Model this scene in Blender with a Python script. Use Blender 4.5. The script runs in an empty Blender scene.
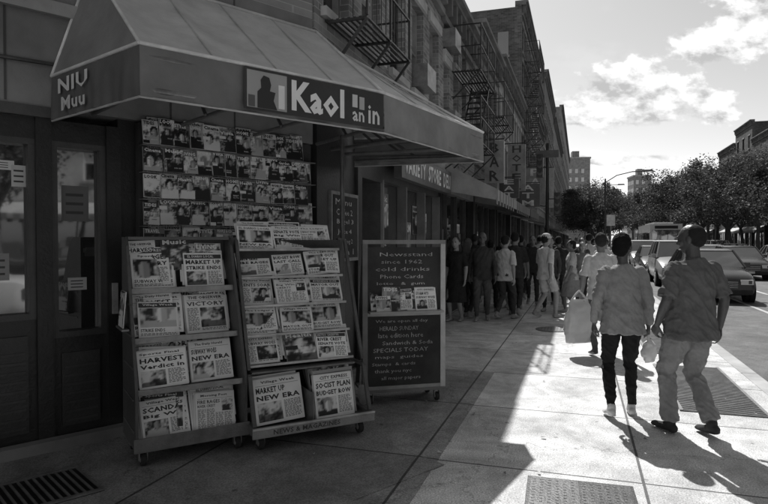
import bpy, math, random
from mathutils import Vector, Matrix, noise
from mathutils.bvhtree import BVHTree
R=random.Random(7)
V=Vector
scene=bpy.context.scene
# ------------------------------------------------------------------ frames
def frame(x,y,deg,z=0): return Matrix.Translation((x,y,z))@Matrix.Rotation(math.radians(deg),4,'Z')
ST=frame(-.73,6.3,71.9)      # street: x along the avenue, -y towards the road
CH=frame(-.73,6.3,43.8)      # angled corner shop front
SUN_EL,SUN_AZ=48,1
# ------------------------------------------------------------------ materials
MATS={}
def mk(name,rough=.8,metal=0,nscale=4,namt=.2,bump=0,bscale=60,kind=None,spec=.5,ior=None):
    m=bpy.data.materials.new(name);m.use_nodes=True;nt=m.node_tree;N=nt.nodes;L=nt.links
    b=N['Principled BSDF'];b.inputs['Roughness'].default_value=rough;b.inputs['Metallic'].default_value=metal
    b.inputs['Specular IOR Level'].default_value=spec
    if ior:b.inputs['IOR'].default_value=ior
    at=N.new('ShaderNodeAttribute');at.attribute_name='Col'
    tc=N.new('ShaderNodeTexCoord');co=tc.outputs['Object']
    n=N.new('ShaderNodeTexNoise');n.inputs['Scale'].default_value=nscale;n.inputs['Detail'].default_value=4;n.inputs['Roughness'].default_value=.65
    L.new(co,n.inputs['Vector'])
    mr=N.new('ShaderNodeMapRange');mr.inputs['From Min'].default_value=.3;mr.inputs['From Max'].default_value=.7
    mr.inputs['To Min'].default_value=1-namt;mr.inputs['To Max'].default_value=1+namt;L.new(n.outputs['Fac'],mr.inputs['Value'])
    fac=mr.outputs['Result']
    def mul(a,bb):
        q=N.new('ShaderNodeMath');q.operation='MULTIPLY'
        L.new(a,q.inputs[0]);L.new(bb,q.inputs[1]);return q.outputs[0]
    height=None
    if kind in('brick','slab'):
        sx=N.new('ShaderNodeSeparateXYZ');L.new(co,sx.inputs[0]);cb=N.new('ShaderNodeCombineXYZ')
        if kind=='brick':
            ad=N.new('ShaderNodeMath');L.new(sx.outputs[0],ad.inputs[0]);L.new(sx.outputs[1],ad.inputs[1])
            L.new(ad.outputs[0],cb.inputs[0]);L.new(sx.outputs[2],cb.inputs[1])
        else:
            L.new(sx.outputs[0],cb.inputs[0]);L.new(sx.outputs[1],cb.inputs[1])
        br=N.new('ShaderNodeTexBrick');L.new(cb.outputs[0],br.inputs['Vector']);br.inputs['Scale'].default_value=1
        if kind=='brick':
            br.inputs['Brick Width'].default_value=.22;br.inputs['Row Height'].default_value=.075;br.inputs['Mortar Size'].default_value=.006
            c1,c2,cm=.65,1.3,1.6
        else:
            br.offset=0;br.inputs['Brick Width'].default_value=1.52;br.inputs['Row Height'].default_value=1.53;br.inputs['Mortar Size'].default_value=.011
            c1,c2,cm=.84,1.14,.2
        br.inputs['Mortar Smooth'].default_value=.3
        br.inputs['Color1'].default_value=(c1,)*3+(1,);br.inputs['Color2'].default_value=(c2,)*3+(1,);br.inputs['Mortar'].default_value=(cm,)*3+(1,)
        fac=mul(fac,br.outputs['Color'])
        inv=N.new('ShaderNodeMath');inv.operation='SUBTRACT';inv.inputs[0].default_value=1;L.new(br.outputs['Fac'],inv.inputs[1]);height=inv.outputs[0]
    if kind in('slab','asphalt'):
        n2=N.new('ShaderNodeTexNoise');n2.inputs['Scale'].default_value=1.1;n2.inputs['Detail'].default_value=7;n2.inputs['Roughness'].default_value=.72;n2.inputs['Distortion'].default_value=.9;L.new(co,n2.inputs['Vector'])
        m2=N.new('ShaderNodeMapRange');m2.inputs['From Min'].default_value=.36;m2.inputs['From Max'].default_value=.6;m2.inputs['To Min'].default_value=.66;m2.inputs['To Max'].default_value=1.18;L.new(n2.outputs['Fac'],m2.inputs['Value'])
        fac=mul(fac,m2.outputs[0])
        n4=N.new('ShaderNodeTexNoise');n4.inputs['Scale'].default_value=90;n4.inputs['Detail'].default_value=2;L.new(co,n4.inputs['Vector'])
        m4=N.new('ShaderNodeMapRange');m4.inputs['From Min'].default_value=.3;m4.inputs['From Max'].default_value=.7;m4.inputs['To Min'].default_value=.6;m4.inputs['To Max'].default_value=1.35;L.new(n4.outputs['Fac'],m4.inputs['Value'])
        fac=mul(fac,m4.outputs[0])
        vo=N.new('ShaderNodeTexVoronoi');vo.inputs['Scale'].default_value=4.2;L.new(co,vo.inputs['Vector'])
        m3=N.new('ShaderNodeMapRange');m3.inputs['From Min'].default_value=.05;m3.inputs['From Max'].default_value=.09;m3.inputs['To Min'].default_value=.5;m3.inputs['To Max'].default_value=1;L.new(vo.outputs['Distance'],m3.inputs['Value'])
        fac=mul(fac,m3.outputs[0])
        vc=N.new('ShaderNodeTexVoronoi');vc.feature='DISTANCE_TO_EDGE';vc.inputs['Scale'].default_value=.27
        ds=N.new('ShaderNodeVectorMath');ds.operation='MULTIPLY_ADD';L.new(n.outputs['Color'],ds.inputs[0]);ds.inputs[1].default_value=(.5,.5,.5);L.new(co,ds.inputs[2]);L.new(ds.outputs[0],vc.inputs['Vector'])
        m5=N.new('ShaderNodeMapRange');m5.inputs['From Min'].default_value=.0005;m5.inputs['From Max'].default_value=.0035;m5.inputs['To Min'].default_value=.6;m5.inputs['To Max'].default_value=1;L.new(vc.outputs['Distance'],m5.inputs['Value'])
        fac=mul(fac,m5.outputs[0])
    vm=N.new('ShaderNodeVectorMath');vm.operation='SCALE';L.new(at.outputs['Color'],vm.inputs[0]);L.new(fac,vm.inputs['Scale'])
    L.new(vm.outputs[0],b.inputs['Base Color'])
    if bump or height:
        bp=N.new('ShaderNodeBump');bp.inputs['Strength'].default_value=max(bump,.3);bp.inputs['Distance'].default_value=.01 
        n3=N.new('ShaderNodeTexNoise');n3.inputs['Scale'].default_value=bscale;n3.inputs['Detail'].default_value=3;L.new(co,n3.inputs['Vector'])
        h=n3.outputs['Fac']
        if height:
            q=N.new('ShaderNodeMath');q.operation='MULTIPLY_ADD';L.new(height,q.inputs[0]);q.inputs[1].default_value=1.2;L.new(h,q.inputs[2]);h=q.outputs[0]
        L.new(h,bp.inputs['Height']);L.new(bp.outputs[0],b.inputs['Normal'])
    if kind=='leaf':
        tr=N.new('ShaderNodeBsdfTranslucent');L.new(vm.outputs[0],tr.inputs['Color']);mx=N.new('ShaderNodeMixShader');mx.inputs[0].default_value=.35
        L.new(b.outputs[0],mx.inputs[1]);L.new(tr.outputs[0],mx.inputs[2]);L.new(mx.outputs[0],N['Material Output'].inputs[0])
    if kind=='glass':
        n5=N.new('ShaderNodeTexNoise');n5.inputs['Scale'].default_value=1.1;n5.inputs['Detail'].default_value=1;L.new(co,n5.inputs['Vector'])
        bp=N.new('ShaderNodeBump');bp.inputs['Strength'].default_value=.2;bp.inputs['Distance'].default_value=.02;L.new(n5.outputs['Fac'],bp.inputs['Height']);L.new(bp.outputs[0],b.inputs['Normal'])
    MATS[name]=m
mk('matte',.85,0,5,.25,.25,90)
mk('paint',.38,0,3,.3,.12,40)
mk('metal',.42,.5,6,.3,.1,60)
mk('fabric',.6,0,2.5,.2,.5,11)
mk('paper',.45,0,5,.06)
mk('glass',.03,0,2,.3,kind='glass',spec=.9,ior=2.3)
mk('brick',.9,0,.8,.35,.4,70,kind='brick')
mk('stone',.9,0,1.2,.35,.3,50)
mk('slab',.75,0,5,.18,.4,110,kind='slab')
mk('asphalt',.8,0,5,.2,.6,140,kind='asphalt')
mk('leaf',.6,0,.6,.35,kind='leaf',spec=.2)
mk('bark',.9,0,8,.3,.5,30)
mk('cloth',.9,0,12,.16,.5,38,spec=.2)
mk('skin',.45,0,20,.1,.1,80)
mk('carpaint',.2,0,1,.05,spec=.7)
mk('chalk',.9,0,2.2,.5,.1,40)
# ------------------------------------------------------------------ mesh builder
class MB:
    def __init__(s): s.v=[];s.f=[];s.m=[];s.c=[];s.M=Matrix.Identity(4);s.names=[]
    def mi(s,n):
        if n not in s.names:s.names.append(n)
        return s.names.index(n)
    def poly(s,pts,mat,col):
        i=len(s.v);s.v+= [s.M@V(p) for p in pts];s.f.append(tuple(range(i,i+len(pts))));s.m.append(s.mi(mat));s.c.append(col)
    def raw(s,vs,fs,mat,col):
        i=len(s.v);s.v+=[s.M@V(p) for p in vs];k=s.mi(mat)
        for q in fs:s.f.append(tuple(i+j for j in q));s.m.append(k);s.c.append(col)
    def box(s,x0,x1,y0,y1,z0,z1,mat,col):
        vs=[(x0,y0,z0),(x1,y0,z0),(x1,y1,z0),(x0,y1,z0),(x0,y0,z1),(x1,y0,z1),(x1,y1,z1),(x0,y1,z1)]
        s.raw(vs,[(0,3,2,1),(4,5,6,7),(0,1,5,4),(1,2,6,5),(2,3,7,6),(3,0,4,7)],mat,col)
    def cyl(s,p0,p1,r,mat,col,n=8,r2=None):
        p0=V(p0);p1=V(p1);r2=r if r2 is None else r2;t=(p1-p0).normalized();a=t.orthogonal().normalized();b=t.cross(a)
        vs=[];
        for p,rr in((p0,r),(p1,r2)):
            for k in range(n):
                an=2*math.pi*k/n;vs.append(p+a*math.cos(an)*rr+b*math.sin(an)*rr)
        fs=[(k,(k+1)%n,n+(k+1)%n,n+k) for k in range(n)]+[tuple(range(n-1,-1,-1)),tuple(range(n,2*n))]
        s.raw(vs,fs,mat,col)
    def bar(s,p0,p1,w,mat,col): s.cyl(p0,p1,w*.6,mat,col,n=4)
    def patch(s,p00,p10,p11,p01,n,m,mat,col,fn=None):
        p00,p10,p11,p01=map(V,(p00,p10,p11,p01));vs=[]
        nrm=(p10-p00).cross(p01-p00).normalized()
        for j in range(m+1):
            for i in range(n+1):
                u=i/n;w=j/m;p=(p00*(1-u)+p10*u)*(1-w)+(p01*(1-u)+p11*u)*w
                if fn:p=p+nrm*fn(u,w)
                vs.append(p)
        fs=[(j*(n+1)+i,j*(n+1)+i+1,(j+1)*(n+1)+i+1,(j+1)*(n+1)+i) for j in range(m) for i in range(n)]
        s.raw(vs,fs,mat,col)
    def build(s,name,M=None,smooth=None,bevel=0,parent=None):
        me=bpy.data.meshes.new(name);me.from_pydata([tuple(p) for p in s.v],[],s.f)
        for n in s.names:me.materials.append(MATS[n])
        me.polygons.foreach_set('material_index',s.m)
        at=me.color_attributes.new('Col','FLOAT_COLOR','CORNER');d=[]
        for f,c in zip(s.f,s.c):
            if isinstance(c,tuple):
                for q in c:d+=[q,q,q,1]
            else:d+= [c,c,c,1]*len(f)
        at.data.foreach_set('color',d);me.update()
        if smooth is not None:
            me.shade_smooth()
            try:me.set_sharp_from_angle(angle=math.radians(smooth))
            except Exception:pass
        o=bpy.data.objects.new(name,me);scene.collection.objects.link(o)
        if M is not None:o.matrix_world=M
        if parent is not None:o.parent=parent
        if bevel:
            b=o.modifiers.new('b','BEVEL');b.width=bevel;b.segments=2;b.limit_method='ANGLE';b.angle_limit=math.radians(50)
        return o
def empty(name,M):
    o=bpy.data.objects.new(name,None);scene.collection.objects.link(o);o.matrix_world=M;return o
# ------------------------------------------------------------------ text
_T={}
def glyphs(s,bold=.02):
    if (s,bold) in _T:return _T[(s,bold)]
    cu=bpy.data.curves.new('t','FONT');cu.body=s;cu.size=1;cu.resolution_u=1;cu.offset=bold;cu.space_character=1+bold*2.5
    o=bpy.data.objects.new('t',cu);scene.collection.objects.link(o)
    dg=bpy.context.evaluated_depsgraph_get();me=bpy.data.meshes.new_from_object(o.evaluated_get(dg))
    vs=[(v.co.x,v.co.y) for v in me.vertices];fs=[tuple(p.vertices) for p in me.polygons]
    bpy.data.objects.remove(o);bpy.data.curves.remove(cu);bpy.data.meshes.remove(me)
    x0=min(v[0] for v in vs);x1=max(v[0] for v in vs);y0=min(v[1] for v in vs);y1=max(v[1] for v in vs)
    vs=[((x-x0)/(x1-x0),(y-y0)/(y1-y0)) for x,y in vs];_T[(s,bold)]=(vs,fs);return _T[(s,bold)]
def text(mb,s,x0,x1,z0,z1,y,mat,col,bold=.02):
    vs,fs=glyphs(s,bold);mb.raw([(x0+a*(x1-x0),y,z0+b*(z1-z0)) for a,b in vs],fs,mat,col)
WORDS=['SOCIST PLAN','TRIUMPH','SCANDAL','BUDGET ROW','MAYOR OUT','STORM HITS','VICTORY','STRIKE ENDS','MARKET UP','REVOLT','SUBWAY WOES','HARVEST','SHOWDOWN','LIBERTY','SENATE VOTE','Heat wave','FIRE RAGES','Peace talks','NEW ERA','Big Win','RENTS SOAR','Verdict in','RIVER CREST','LAST CALL']
HEADS=['The Daily Herald','CITY EXPRESS','Morning Post','EVENING SUN','The Ledger','METRO GAZETTE','Village Week','EL DIARIO LOCAL','Sports Final','THE OBSERVER']
MAGS=['STYLE','LIVING','Vista','MOTOR','HOME','Cinema','SPORT','WORLD','Music','TRAVEL','LOOK','FORM','Garden','TIDES','Health','PEOPLE & CO']
def sst(x):x=min(1,max(0,x));return x*x*(3-2*x)
def pic(mb,x0,x1,z0,z1,nx,nz,y,seed,lo=.02,hi=.75):
    kind=R.random();P=[(R.uniform(.25,.75),R.uniform(.5,.72),R.uniform(.12,.24)) for _ in range(1 if kind<.6 else 2)]
    fc=R.uniform(.3,.85);bc=R.choice([.02,.03,.5,.8]);hc=R.choice([.01,.02,.3]);asp=(z1-z0)/(x1-x0)
    bgd=R.choice([0,0,.35,-.3])
    def col(u,w):
        c=lo+(hi-lo)*sst(.5+bgd+1.2*noise.noise(V((u*2.5,w*2.5*asp,seed)))+.9*noise.noise(V((u*9,w*9*asp,seed+5))))
        if kind<.85:
            for fx,fz,fr in P:
                fzr=fr*1.3/asp
                b=sst((1-abs(u-fx)/(fr*2.1-(w-fz)*.25))*9) if w<fz-fzr*.75 else 0
                c=c*(1-b)+bc*b
                h=sst((1.25-math.hypot((u-fx)/fr,(w-fz-fzr*.2)/fzr))*9);c=c*(1-h)+hc*h
                f=sst((.95-math.hypot((u-fx-.01)/fr*1.15,(w-fz+fzr*.12)/fzr))*9);c=c*(1-f)+fc*(1.15 if u<fx else .7)*f
        else:
            k=1 if w<.35+.2*noise.noise(V((u*4,seed,0))) else 0;c=c*(1-k*.8)
        return c
    G=[[col(i/nx,j/nz) for j in range(nz+1)] for i in range(nx+1)]
    for i in range(nx):
        for j in range(nz):
            xa=x0+(x1-x0)*i/nx;xb=x0+(x1-x0)*(i+1)/nx;za=z0+(z1-z0)*j/nz;zb=z0+(z1-z0)*(j+1)/nz
            mb.poly([(xa,y,za),(xb,y,za),(xb,y,zb),(xa,y,zb)],'paper',(G[i][j],G[i+1][j],G[i+1][j+1],G[i][j+1]))
def lines(mb,x0,x1,z0,z1,y,col=.22,step=.0105):
    z=z1
    while z-step>z0:
        x=x0;e=x1-R.choice([0,0,0,.25,.1])*(x1-x0)
        while x<e:
            l=min(R.uniform(.010,.03),e-x);mb.poly([(x,y,z-step*.6),(x+l,y,z-step*.6),(x+l,y,z),(x,y,z)],'paper',col);x+=l+.006
        z-=step
def newspaper(mb,M,w,h,pile=1):
    old=mb.M;mb.M=old@M
    for k in range(pile):
        o=.0 if k==0 else R.uniform(-.014,.014);d=.012*k
        mb.box(o,w+o,d,d+.010,o*.6,h+R.uniform(-.004,.012)+k*.004,'paper',R.uniform(.6,.9))
    b=R.uniform(.8,.93);mb.poly([(0,-.001,0),(w,-.001,0),(w,-.001,h),(0,-.001,h)],'paper',b)
    y=-.0022;m=.05*w
    inv=R.random()<.25
    if inv:mb.poly([(m*.5,y,h*.855),(w-m*.5,y,h*.855),(w-m*.5,y,h*.975),(m*.5,y,h*.975)],'paper',.05)
    text(mb,R.choice(HEADS),m+R.uniform(0,.12)*w,w-m-R.uniform(0,.2)*w,h*.88,h*.955,-.0035,'paper',.85 if inv else .03)
    mb.poly([(m,y,h*.845),(w-m,y,h*.845),(w-m,y,h*.852),(m,y,h*.852)],'paper',.1)
    st=R.random();r1=w-m-R.choice([0,0,.1,.3])*w
    if st<.3:
        text(mb,R.choice(WORDS),m,r1,h*.68,h*.81,y,'paper',.02,.035);text(mb,R.choice(WORDS),m,w-m,h*.52,h*.63,y,'paper',.03,.035)
        pic(mb,m,w*.55,h*.06,h*.47,14,12,y,R.random()*99);lines(mb,w*.6,w-m,h*.06,h*.47,y)
    elif st<.55:
        text(mb,R.choice(WORDS),m,w-m,h*.7,h*.81,y,'paper',.02)
        pic(mb,w*.35,w-m,h*.14,h*.65,16,14,y,R.random()*99);lines(mb,m,w*.31,h*.06,h*.65,y);lines(mb,w*.36,w-m,h*.03,h*.12,y)
    elif st<.75:
        text(mb,R.choice(WORDS),m,w*.62,h*.72,h*.81,y,'paper',.03);text(mb,R.choice(WORDS),m,w*.5,h*.62,h*.69,y,'paper',.03)
        pic(mb,w*.66,w-m,h*.5,h*.82,9,11,y,R.random()*99)
        for k in range(4):lines(mb,m+k*(w-2*m)/4,m+(k+.9)*(w-2*m)/4,h*.05,h*(.58 if k<2 else .47),y,.25,.009)
    else:
        pic(mb,m,w-m,h*.3,h*.83,18,13,y,R.random()*99);text(mb,R.choice(WORDS),m,r1,h*.17,h*.26,y,'paper',.02);lines(mb,m,w-m,h*.03,h*.14,y)
    mb.M=old
def magazine(mb,M,w,h,thick=.008):
    old=mb.M;mb.M=old@M
    b=R.choice([.03,.06,.2,.45,.65,.85,.85]);mb.box(0,w,0,thick,0,h,'paper',.6)
    y=-.001;mb.poly([(0,y,0),(w,y,0),(w,y,h),(0,y,h)],'paper',b)
    full=R.random()<.5
    pic(mb,w*.0+.003,w-.003,.003,(h-.003) if full else h*.78,14,16,-.002,R.random()*99,.02,R.choice([.5,.8,.9]))
    tc=.9 if (b<.3 or full) else .03
    text(mb,R.choice(MAGS),w*.06,w*R.uniform(.75,.94),h*.81,h*.96,-.0035,'paper',tc,.035)
    for k in range(R.randint(2,5)):
        z=h*R.uniform(.06,.6);x=R.choice([.06,.5])*w;text(mb,R.choice(WORDS),x,x+w*R.uniform(.25,.42),z,z+h*.05,-.0035,'paper',R.choice([.9,.9,.03]))
    if R.random()<.35:
        za=h*R.choice([.02,.4,.6]);mb.poly([(0,-.003,za),(w*.4,-.003,za),(w*.4,-.003,za+h*.13),(0,-.003,za+h*.13)],'paper',R.choice([.9,.02]))
    mb.M=old
def tilt(x,y,z,deg=0,yaw=0,roll=0): return Matrix.Translation((x,y,z))@Matrix.Rotation(math.radians(yaw),4,'Z')@Matrix.Rotation(math.radians(-deg),4,'X')@Matrix.Rotation(math.radians(roll),4,'Y')
# ------------------------------------------------------------------ ground
g=MB()
g.box(-900,1500,-900,900,-.6,-.14,'asphalt',.14);g.build('road',ST)
g=MB();g.box(-60,400,-4.5,.6,-.12,0,'slab',.60)
g.box(-20,1.48,-1.68,.55,.0005,.004,'slab',.30)      # worn, stained paving by the corner shop, its colour darkened to deepen the shade
g.M=ST.inverted()@CH;g.box(-12,-.6,-2.3,.05,.0045,.008,'slab',.26)  # sheet along the angled front, its dark colour also deepens the shade
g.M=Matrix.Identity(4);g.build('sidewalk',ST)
g=MB();x=-60
while x<400:
    L=2.4 if x<60 else 20
    g.box(x+.004,x+L-.004,-4.68,-4.505,-.139,.003,'stone',.45);x+=L
g.build('kerb',ST,bevel=.012)
g=MB();g.box(-60,400,-24,-15.2,-.139,-.01,'slab',.45);g.box(-60,400,-15.19,-15.0,-.139,-.006,'stone',.33);g.build('sidewalk',ST)
g=MB();x=-20
while x<200:
    g.box(x,x+3,-8.4,-8.28,-.139,-.135,'paint',.65);g.box(x,x+3,-11.7,-11.58,-.139,-.135,'paint',.65);x+=9
g.box(-40,200,-6.98,-6.88,-.139,-.135,'paint',.6);g.build('road_marking',ST)
g=MB()
g.box(0,.66,0,.62,.001,.012,'metal',.06)
g.box(.02,.325,.02,.60,.0125,.017,'metal',.10);g.box(.335,.64,.02,.60,.0125,.017,'metal',.085)
for i in range(12):
    for j in range(13):
        x=.035+i*.048+(.02 if i>5 else 0);y=.04+j*.043;g.box(x,x+.02,y,y+.005,.0172,.0195,'metal',.13)
g.build('cellar_hatch',frame(.80,3.42,-16),bevel=.002)
def grating(name,M,L,W):
    g=MB();g.box(0,L,0,W,.001,.004,'metal',.01)
    for a in(0,W-.03):g.box(0,L,a,a+.03,.0045,.016,'metal',.25)
    k=0
    while k*.045<L:
        g.box(k*.045,k*.045+.014,.0305,W-.0305,.0045,.014,'metal',.25);k+=1
    g.build(name,M)
grating('pavement_grating',ST@frame(.4,-4.3,0),2.2,.75)
grating('pavement_grating',ST@frame(3.4,-4.3,0),2.2,.75)
grating('pavement_grating',CH@frame(-3.6,-1.1,0,.008),1.1,.55)
g=MB();g.cyl((0,0,.001),(0,0,.01),.3,'metal',.12,n=28)
for k in range(-4,5):
    w=math.sqrt(.26**2-(k*.055)**2);g.box(-w,w,k*.055-.012,k*.055+.012,.0105,.014,'metal',.2)
g.build('manhole_cover',ST@frame(5.3,-2.2,0))
g=MB()
for k in range(90):
    x=R.uniform(-4,12);y=R.uniform(-4.4,-.3);a=R.uniform(0,6.3);s=R.uniform(.006,.022);M=frame(x,y,math.degrees(a),.006);g.M=M
    g.poly([(-s,-s*.5,.004),(s,-s*.6,.004+R.uniform(0,.012)),(s*.8,s*.6,.006),(-s*.7,s*.5,.004+R.uniform(0,.01))],'paper',R.choice([.1,.1,.2,.5]))
g.build('litter',ST)
# ------------------------------------------------------------------ buildings
def facade(mb,x0,x1,z0,z1,rows,nc,ww,wall,col,trim=.35,y=0,gl=.02):
    cw=(x1-x0)/nc;zz=z0
    for (zb,zt) in rows:
        mb.box(x0,x1,y,y+.3,zz,zb,wall,col)
        for i in range(nc):
            a=x0+i*cw;c=a+cw/2;l=c-ww/2;r=c+ww/2
            mb.box(a,l,y,y+.3,zb,zt,wall,col);mb.box(r,a+cw,y,y+.3,zb,zt,wall,col)
            mb.box(l,r,y+.2,y+.23,zb,zt,'glass',gl)
            f=.05;fc=R.choice([.06,.35,.6])
            mb.box(l,l+f,y+.12,y+.198,zb,zt,'paint',fc);mb.box(r-f,r,y+.12,y+.198,zb,zt,'paint',fc)
            mb.box(l+f,r-f,y+.12,y+.198,zb,zb+f,'paint',fc);mb.box(l+f,r-f,y+.12,y+.198,zt-f,zt,'paint',fc)
            mb.box(l+f,r-f,y+.13,y+.198,(zb+zt)/2-.02,(zb+zt)/2+.02,'paint',fc)
            if R.random()<.5:
                d=R.uniform(.25,.6)*(zt-zb);mb.box(l+f,r-f,y+.185,y+.1985,zt-f-d,zt-f,'matte',R.choice([.4,.6,.25]))
            mb.box(l-.08,r+.08,y-.07,y-.002,zb-.1,zb,'stone',trim);mb.box(l-.1,r+.1,y-.05,y-.002,zt,zt+.17,'stone',trim)
            if R.random()<.15:mb.box(c-.3,c+.3,y-.25,y+.11,zb+.05,zb+.42,'metal',.3)
        zz=zt
    mb.box(x0,x1,y,y+.3,zz,z1,wall,col)
def cornice(mb,x0,x1,z,col=.2,y=0,d=.3):
    mb.box(x0,x1,y-d*.3,y-.003,z-.5,z-.38,'stone',col);mb.box(x0,x1,y-d*.7,y+.3,z,z+.1,'stone',col);mb.box(x0,x1,y-d,y+.3,z+.102,z+.2,'stone',col*1.1)
    k=x0+.15
    while k<x1-.1:
        mb.box(k,k+.12,y-d*.62,y-.004,z-.37,z-.003,'stone',col*.8);k+=.5
def shop(mb,x0,x1,zt,col=.05,y=0,sign=None,scol=.1,tcol=.7,awn=None):
    mb.box(x0,x0+.15,y,y+.3,0,zt,'paint',col);mb.box(x1-.15,x1,y,y+.3,0,zt,'paint',col)
    mb.box(x0+.15,x1-.15,y+.05,y+.3,0,.45,'paint',col*1.4);mb.box(x0+.15,x1-.15,y+.15,y+.18,.45,zt-.6,'glass',.03)
    mb.box(x0+.15,x1-.15,y,y+.3,zt-.6,zt,'paint',scol)
    k=x0+.9
    while k<x1-.5:
        mb.box(k,k+.06,y+.08,y+.148,.45,zt-.6,'metal',.12);k+=1.1
    if sign:text(mb,sign,x0+(x1-x0)*.12,x1-(x1-x0)*.12,zt-.47,zt-.14,y-.006,'paint',tcol)
    for q in range(int((x1-x0)*1.2)):
        a=R.uniform(x0+.2,x1-.6);b=R.uniform(.8,1.7);mb.box(a,a+R.uniform(.2,.4),y+.138,y+.147,b,b+R.uniform(.2,.5),'paper',R.choice([.15,.4,.7]))
    if awn:
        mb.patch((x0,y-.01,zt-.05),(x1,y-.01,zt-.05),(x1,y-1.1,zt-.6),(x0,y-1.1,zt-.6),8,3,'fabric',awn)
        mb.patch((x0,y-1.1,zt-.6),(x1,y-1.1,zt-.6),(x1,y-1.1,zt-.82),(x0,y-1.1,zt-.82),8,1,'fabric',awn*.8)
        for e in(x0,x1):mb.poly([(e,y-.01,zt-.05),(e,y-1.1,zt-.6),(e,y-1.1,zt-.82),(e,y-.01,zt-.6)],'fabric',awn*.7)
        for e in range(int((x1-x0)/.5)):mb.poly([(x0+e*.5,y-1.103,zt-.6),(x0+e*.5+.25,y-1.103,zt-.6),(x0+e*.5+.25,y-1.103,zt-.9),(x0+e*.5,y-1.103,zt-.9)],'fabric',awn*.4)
def fire_escape(x0,x1,zs,d=.75):
    g=MB();c=.045
    for k,z in enumerate(zs):
        y=-d
        while y<-.04:g.box(x0,x1,y,y+.03,z-.02,z,'metal',c);y+=.065
        for x in(x0,x1,(x0+x1)/2):
            g.bar((x,-d,z),(x,-d,z+.95),.03,'metal',c);g.bar((x,-.05,z-.6),(x,-d,z-.03),.035,'metal',c);g.bar((x,-.05,z-.03),(x,-d,z-.03),.035,'metal',c)
        for h in(.5,.95):
            g.bar((x0,-d,z+h),(x1,-d,z+h),.025,'metal',c)
            for x in(x0,x1):g.bar((x,-d,z+h),(x,-.03,z+h),.025,'metal',c)
        x=x0
        while x<x1:g.bar((x,-d,z),(x,-d,z+.95),.011,'metal',c);x+=.16
        y=-d
        while y<-.05:
            g.bar((x0,y,z),(x0,y,z+.95),.011,'metal',c);g.bar((x1,y,z),(x1,y,z+.95),.011,'metal',c);y+=.16
        if k+1<len(zs):
            z2=zs[k+1];a=V((x0+.25,-d*.6,z));b=V((x1-.5,-d*.6,z2))
            for o in(-.2,.2):g.bar(a+V((0,o,0)),b+V((0,o,0)),.04,'metal',c)
            for i in range(10):
                p=a.lerp(b,i/10);g.box(p.x-.07,p.x+.07,p.y-.2,p.y+.2,p.z,p.z+.015,'metal',c)
    g.build('fire_escape',ST)
def body(mb,x0,x1,h,depth=9,col=.2,mat='brick',y=.3):
    mb.box(x0,x1,y,depth,0,h,mat,col)
b=MB();facade(b,.02,6,3.3,6.55,[(4.1,5.6)],5,.75,'brick',.30,.55);body(b,1.2,6,6.5,col=.2);cornice(b,.02,6,6.55,.25)
b.box(2.3,6,-.1,.3,2.95,3.3,'stone',.35);b.box(.3,6,-.06,-.002,3.5,3.62,'stone',.5)
b.box(.02,.3,-.02,.3,0,3.3,'paint',.03)
b.box(.3,1.25,.02,.3,0,3.3,'paint',.035)
b.box(1.25,1.4,-.02,.3,0,3.3,'paint',.05);b.box(1.4,2.3,.8,.84,0,2.4,'glass',.03);b.box(1.4,2.3,0,.8,2.4,3.3,'paint',.05)
b.box(2.2,2.3,0,.8,0,2.4,'matte',.12)
b.box(2.3,6,.02,.3,0,.5,'paint',.09);b.box(2.3,6,.16,.2,.5,2.45,'glass',.05)
for k in(2.3,3.5,4.7,5.88):b.box(k,k+.06,0,.155,.5,2.45,'paint',.2)
b.box(2.3,6,.05,.3,2.45,2.95,'paint',.1)
b.M=ST.inverted()@CH
b.box(-12,-2.5,-.03,.3,2.52,2.6,'paint',.09);b.box(-12,-.02,.0,.3,2.6,3.9,'stone',.22)
for k in range(14):b.box(-9+k*.62,-8.985+k*.62,-.006,-.001,2.62,3.88,'stone',.08)
b.box(-12,-.02,-.05,-.002,3.3,3.4,'stone',.4)
b.cyl((-3.02,-.03,2.6),(-3.02,-.03,3.3),.02,'metal',.1);b.cyl((-3.5,-.03,2.9),(-2.4,-.03,2.93),.015,'metal',.08)
facade(b,-12,-.02,3.9,6.55,[(4.5,6.0)],7,.9,'brick',.26,.5)
b.box(-12,-1.3,.32,6,0,6.5,'brick',.12)
blk=.026
b.box(-1.98,-.02,.06,.3,0,2.6,'paint',.03)
def glazed(x0,x1,z0,z1):
    w=.045
    b.box(x0,x1,.1,.12,z0,z1,'glass',.03)
    for a in((x0,x0+w),(x1-w,x1)):b.box(a[0],a[1],.03,.098,z0,z1,'paint',.07)
    b.box(x0+w,x1-w,.03,.098,z0,z0+w,'paint',.07);b.box(x0+w,x1-w,.03,.098,z1-w,z1,'paint',.07)
for a,c in [(-12,-6.4),(-5.4,-4.6),(-3.6,-3.42),(-2.6,-2.49),(-2.09,-1.98)]:b.box(a,c,0,.3,0,2.52,'paint',blk)
for a,c,z0 in((-6.4,-5.4,.75),(-4.6,-3.6,.75),(-3.42,-2.6,1.0),(-2.49,-2.09,.84)):
    b.box(a,c,.04,.3,0,z0,'paint',blk*1.2);b.box(a+.06,c-.06,.02,.038,.15,z0-.12,'paint',blk*1.8)
    for k in range(int((z0-.3)/.07)):b.box(a+.08,c-.08,.012,.0198,.18+k*.07,.2+k*.07,'paint',blk*2.2)
    glazed(a,c,z0,2.36);b.box(a,c,.03,.3,2.36,2.52,'paint',blk*1.2)
b.box(-12,-1.98,-.1,-.003,.0,.09,'stone',.2)
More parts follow.
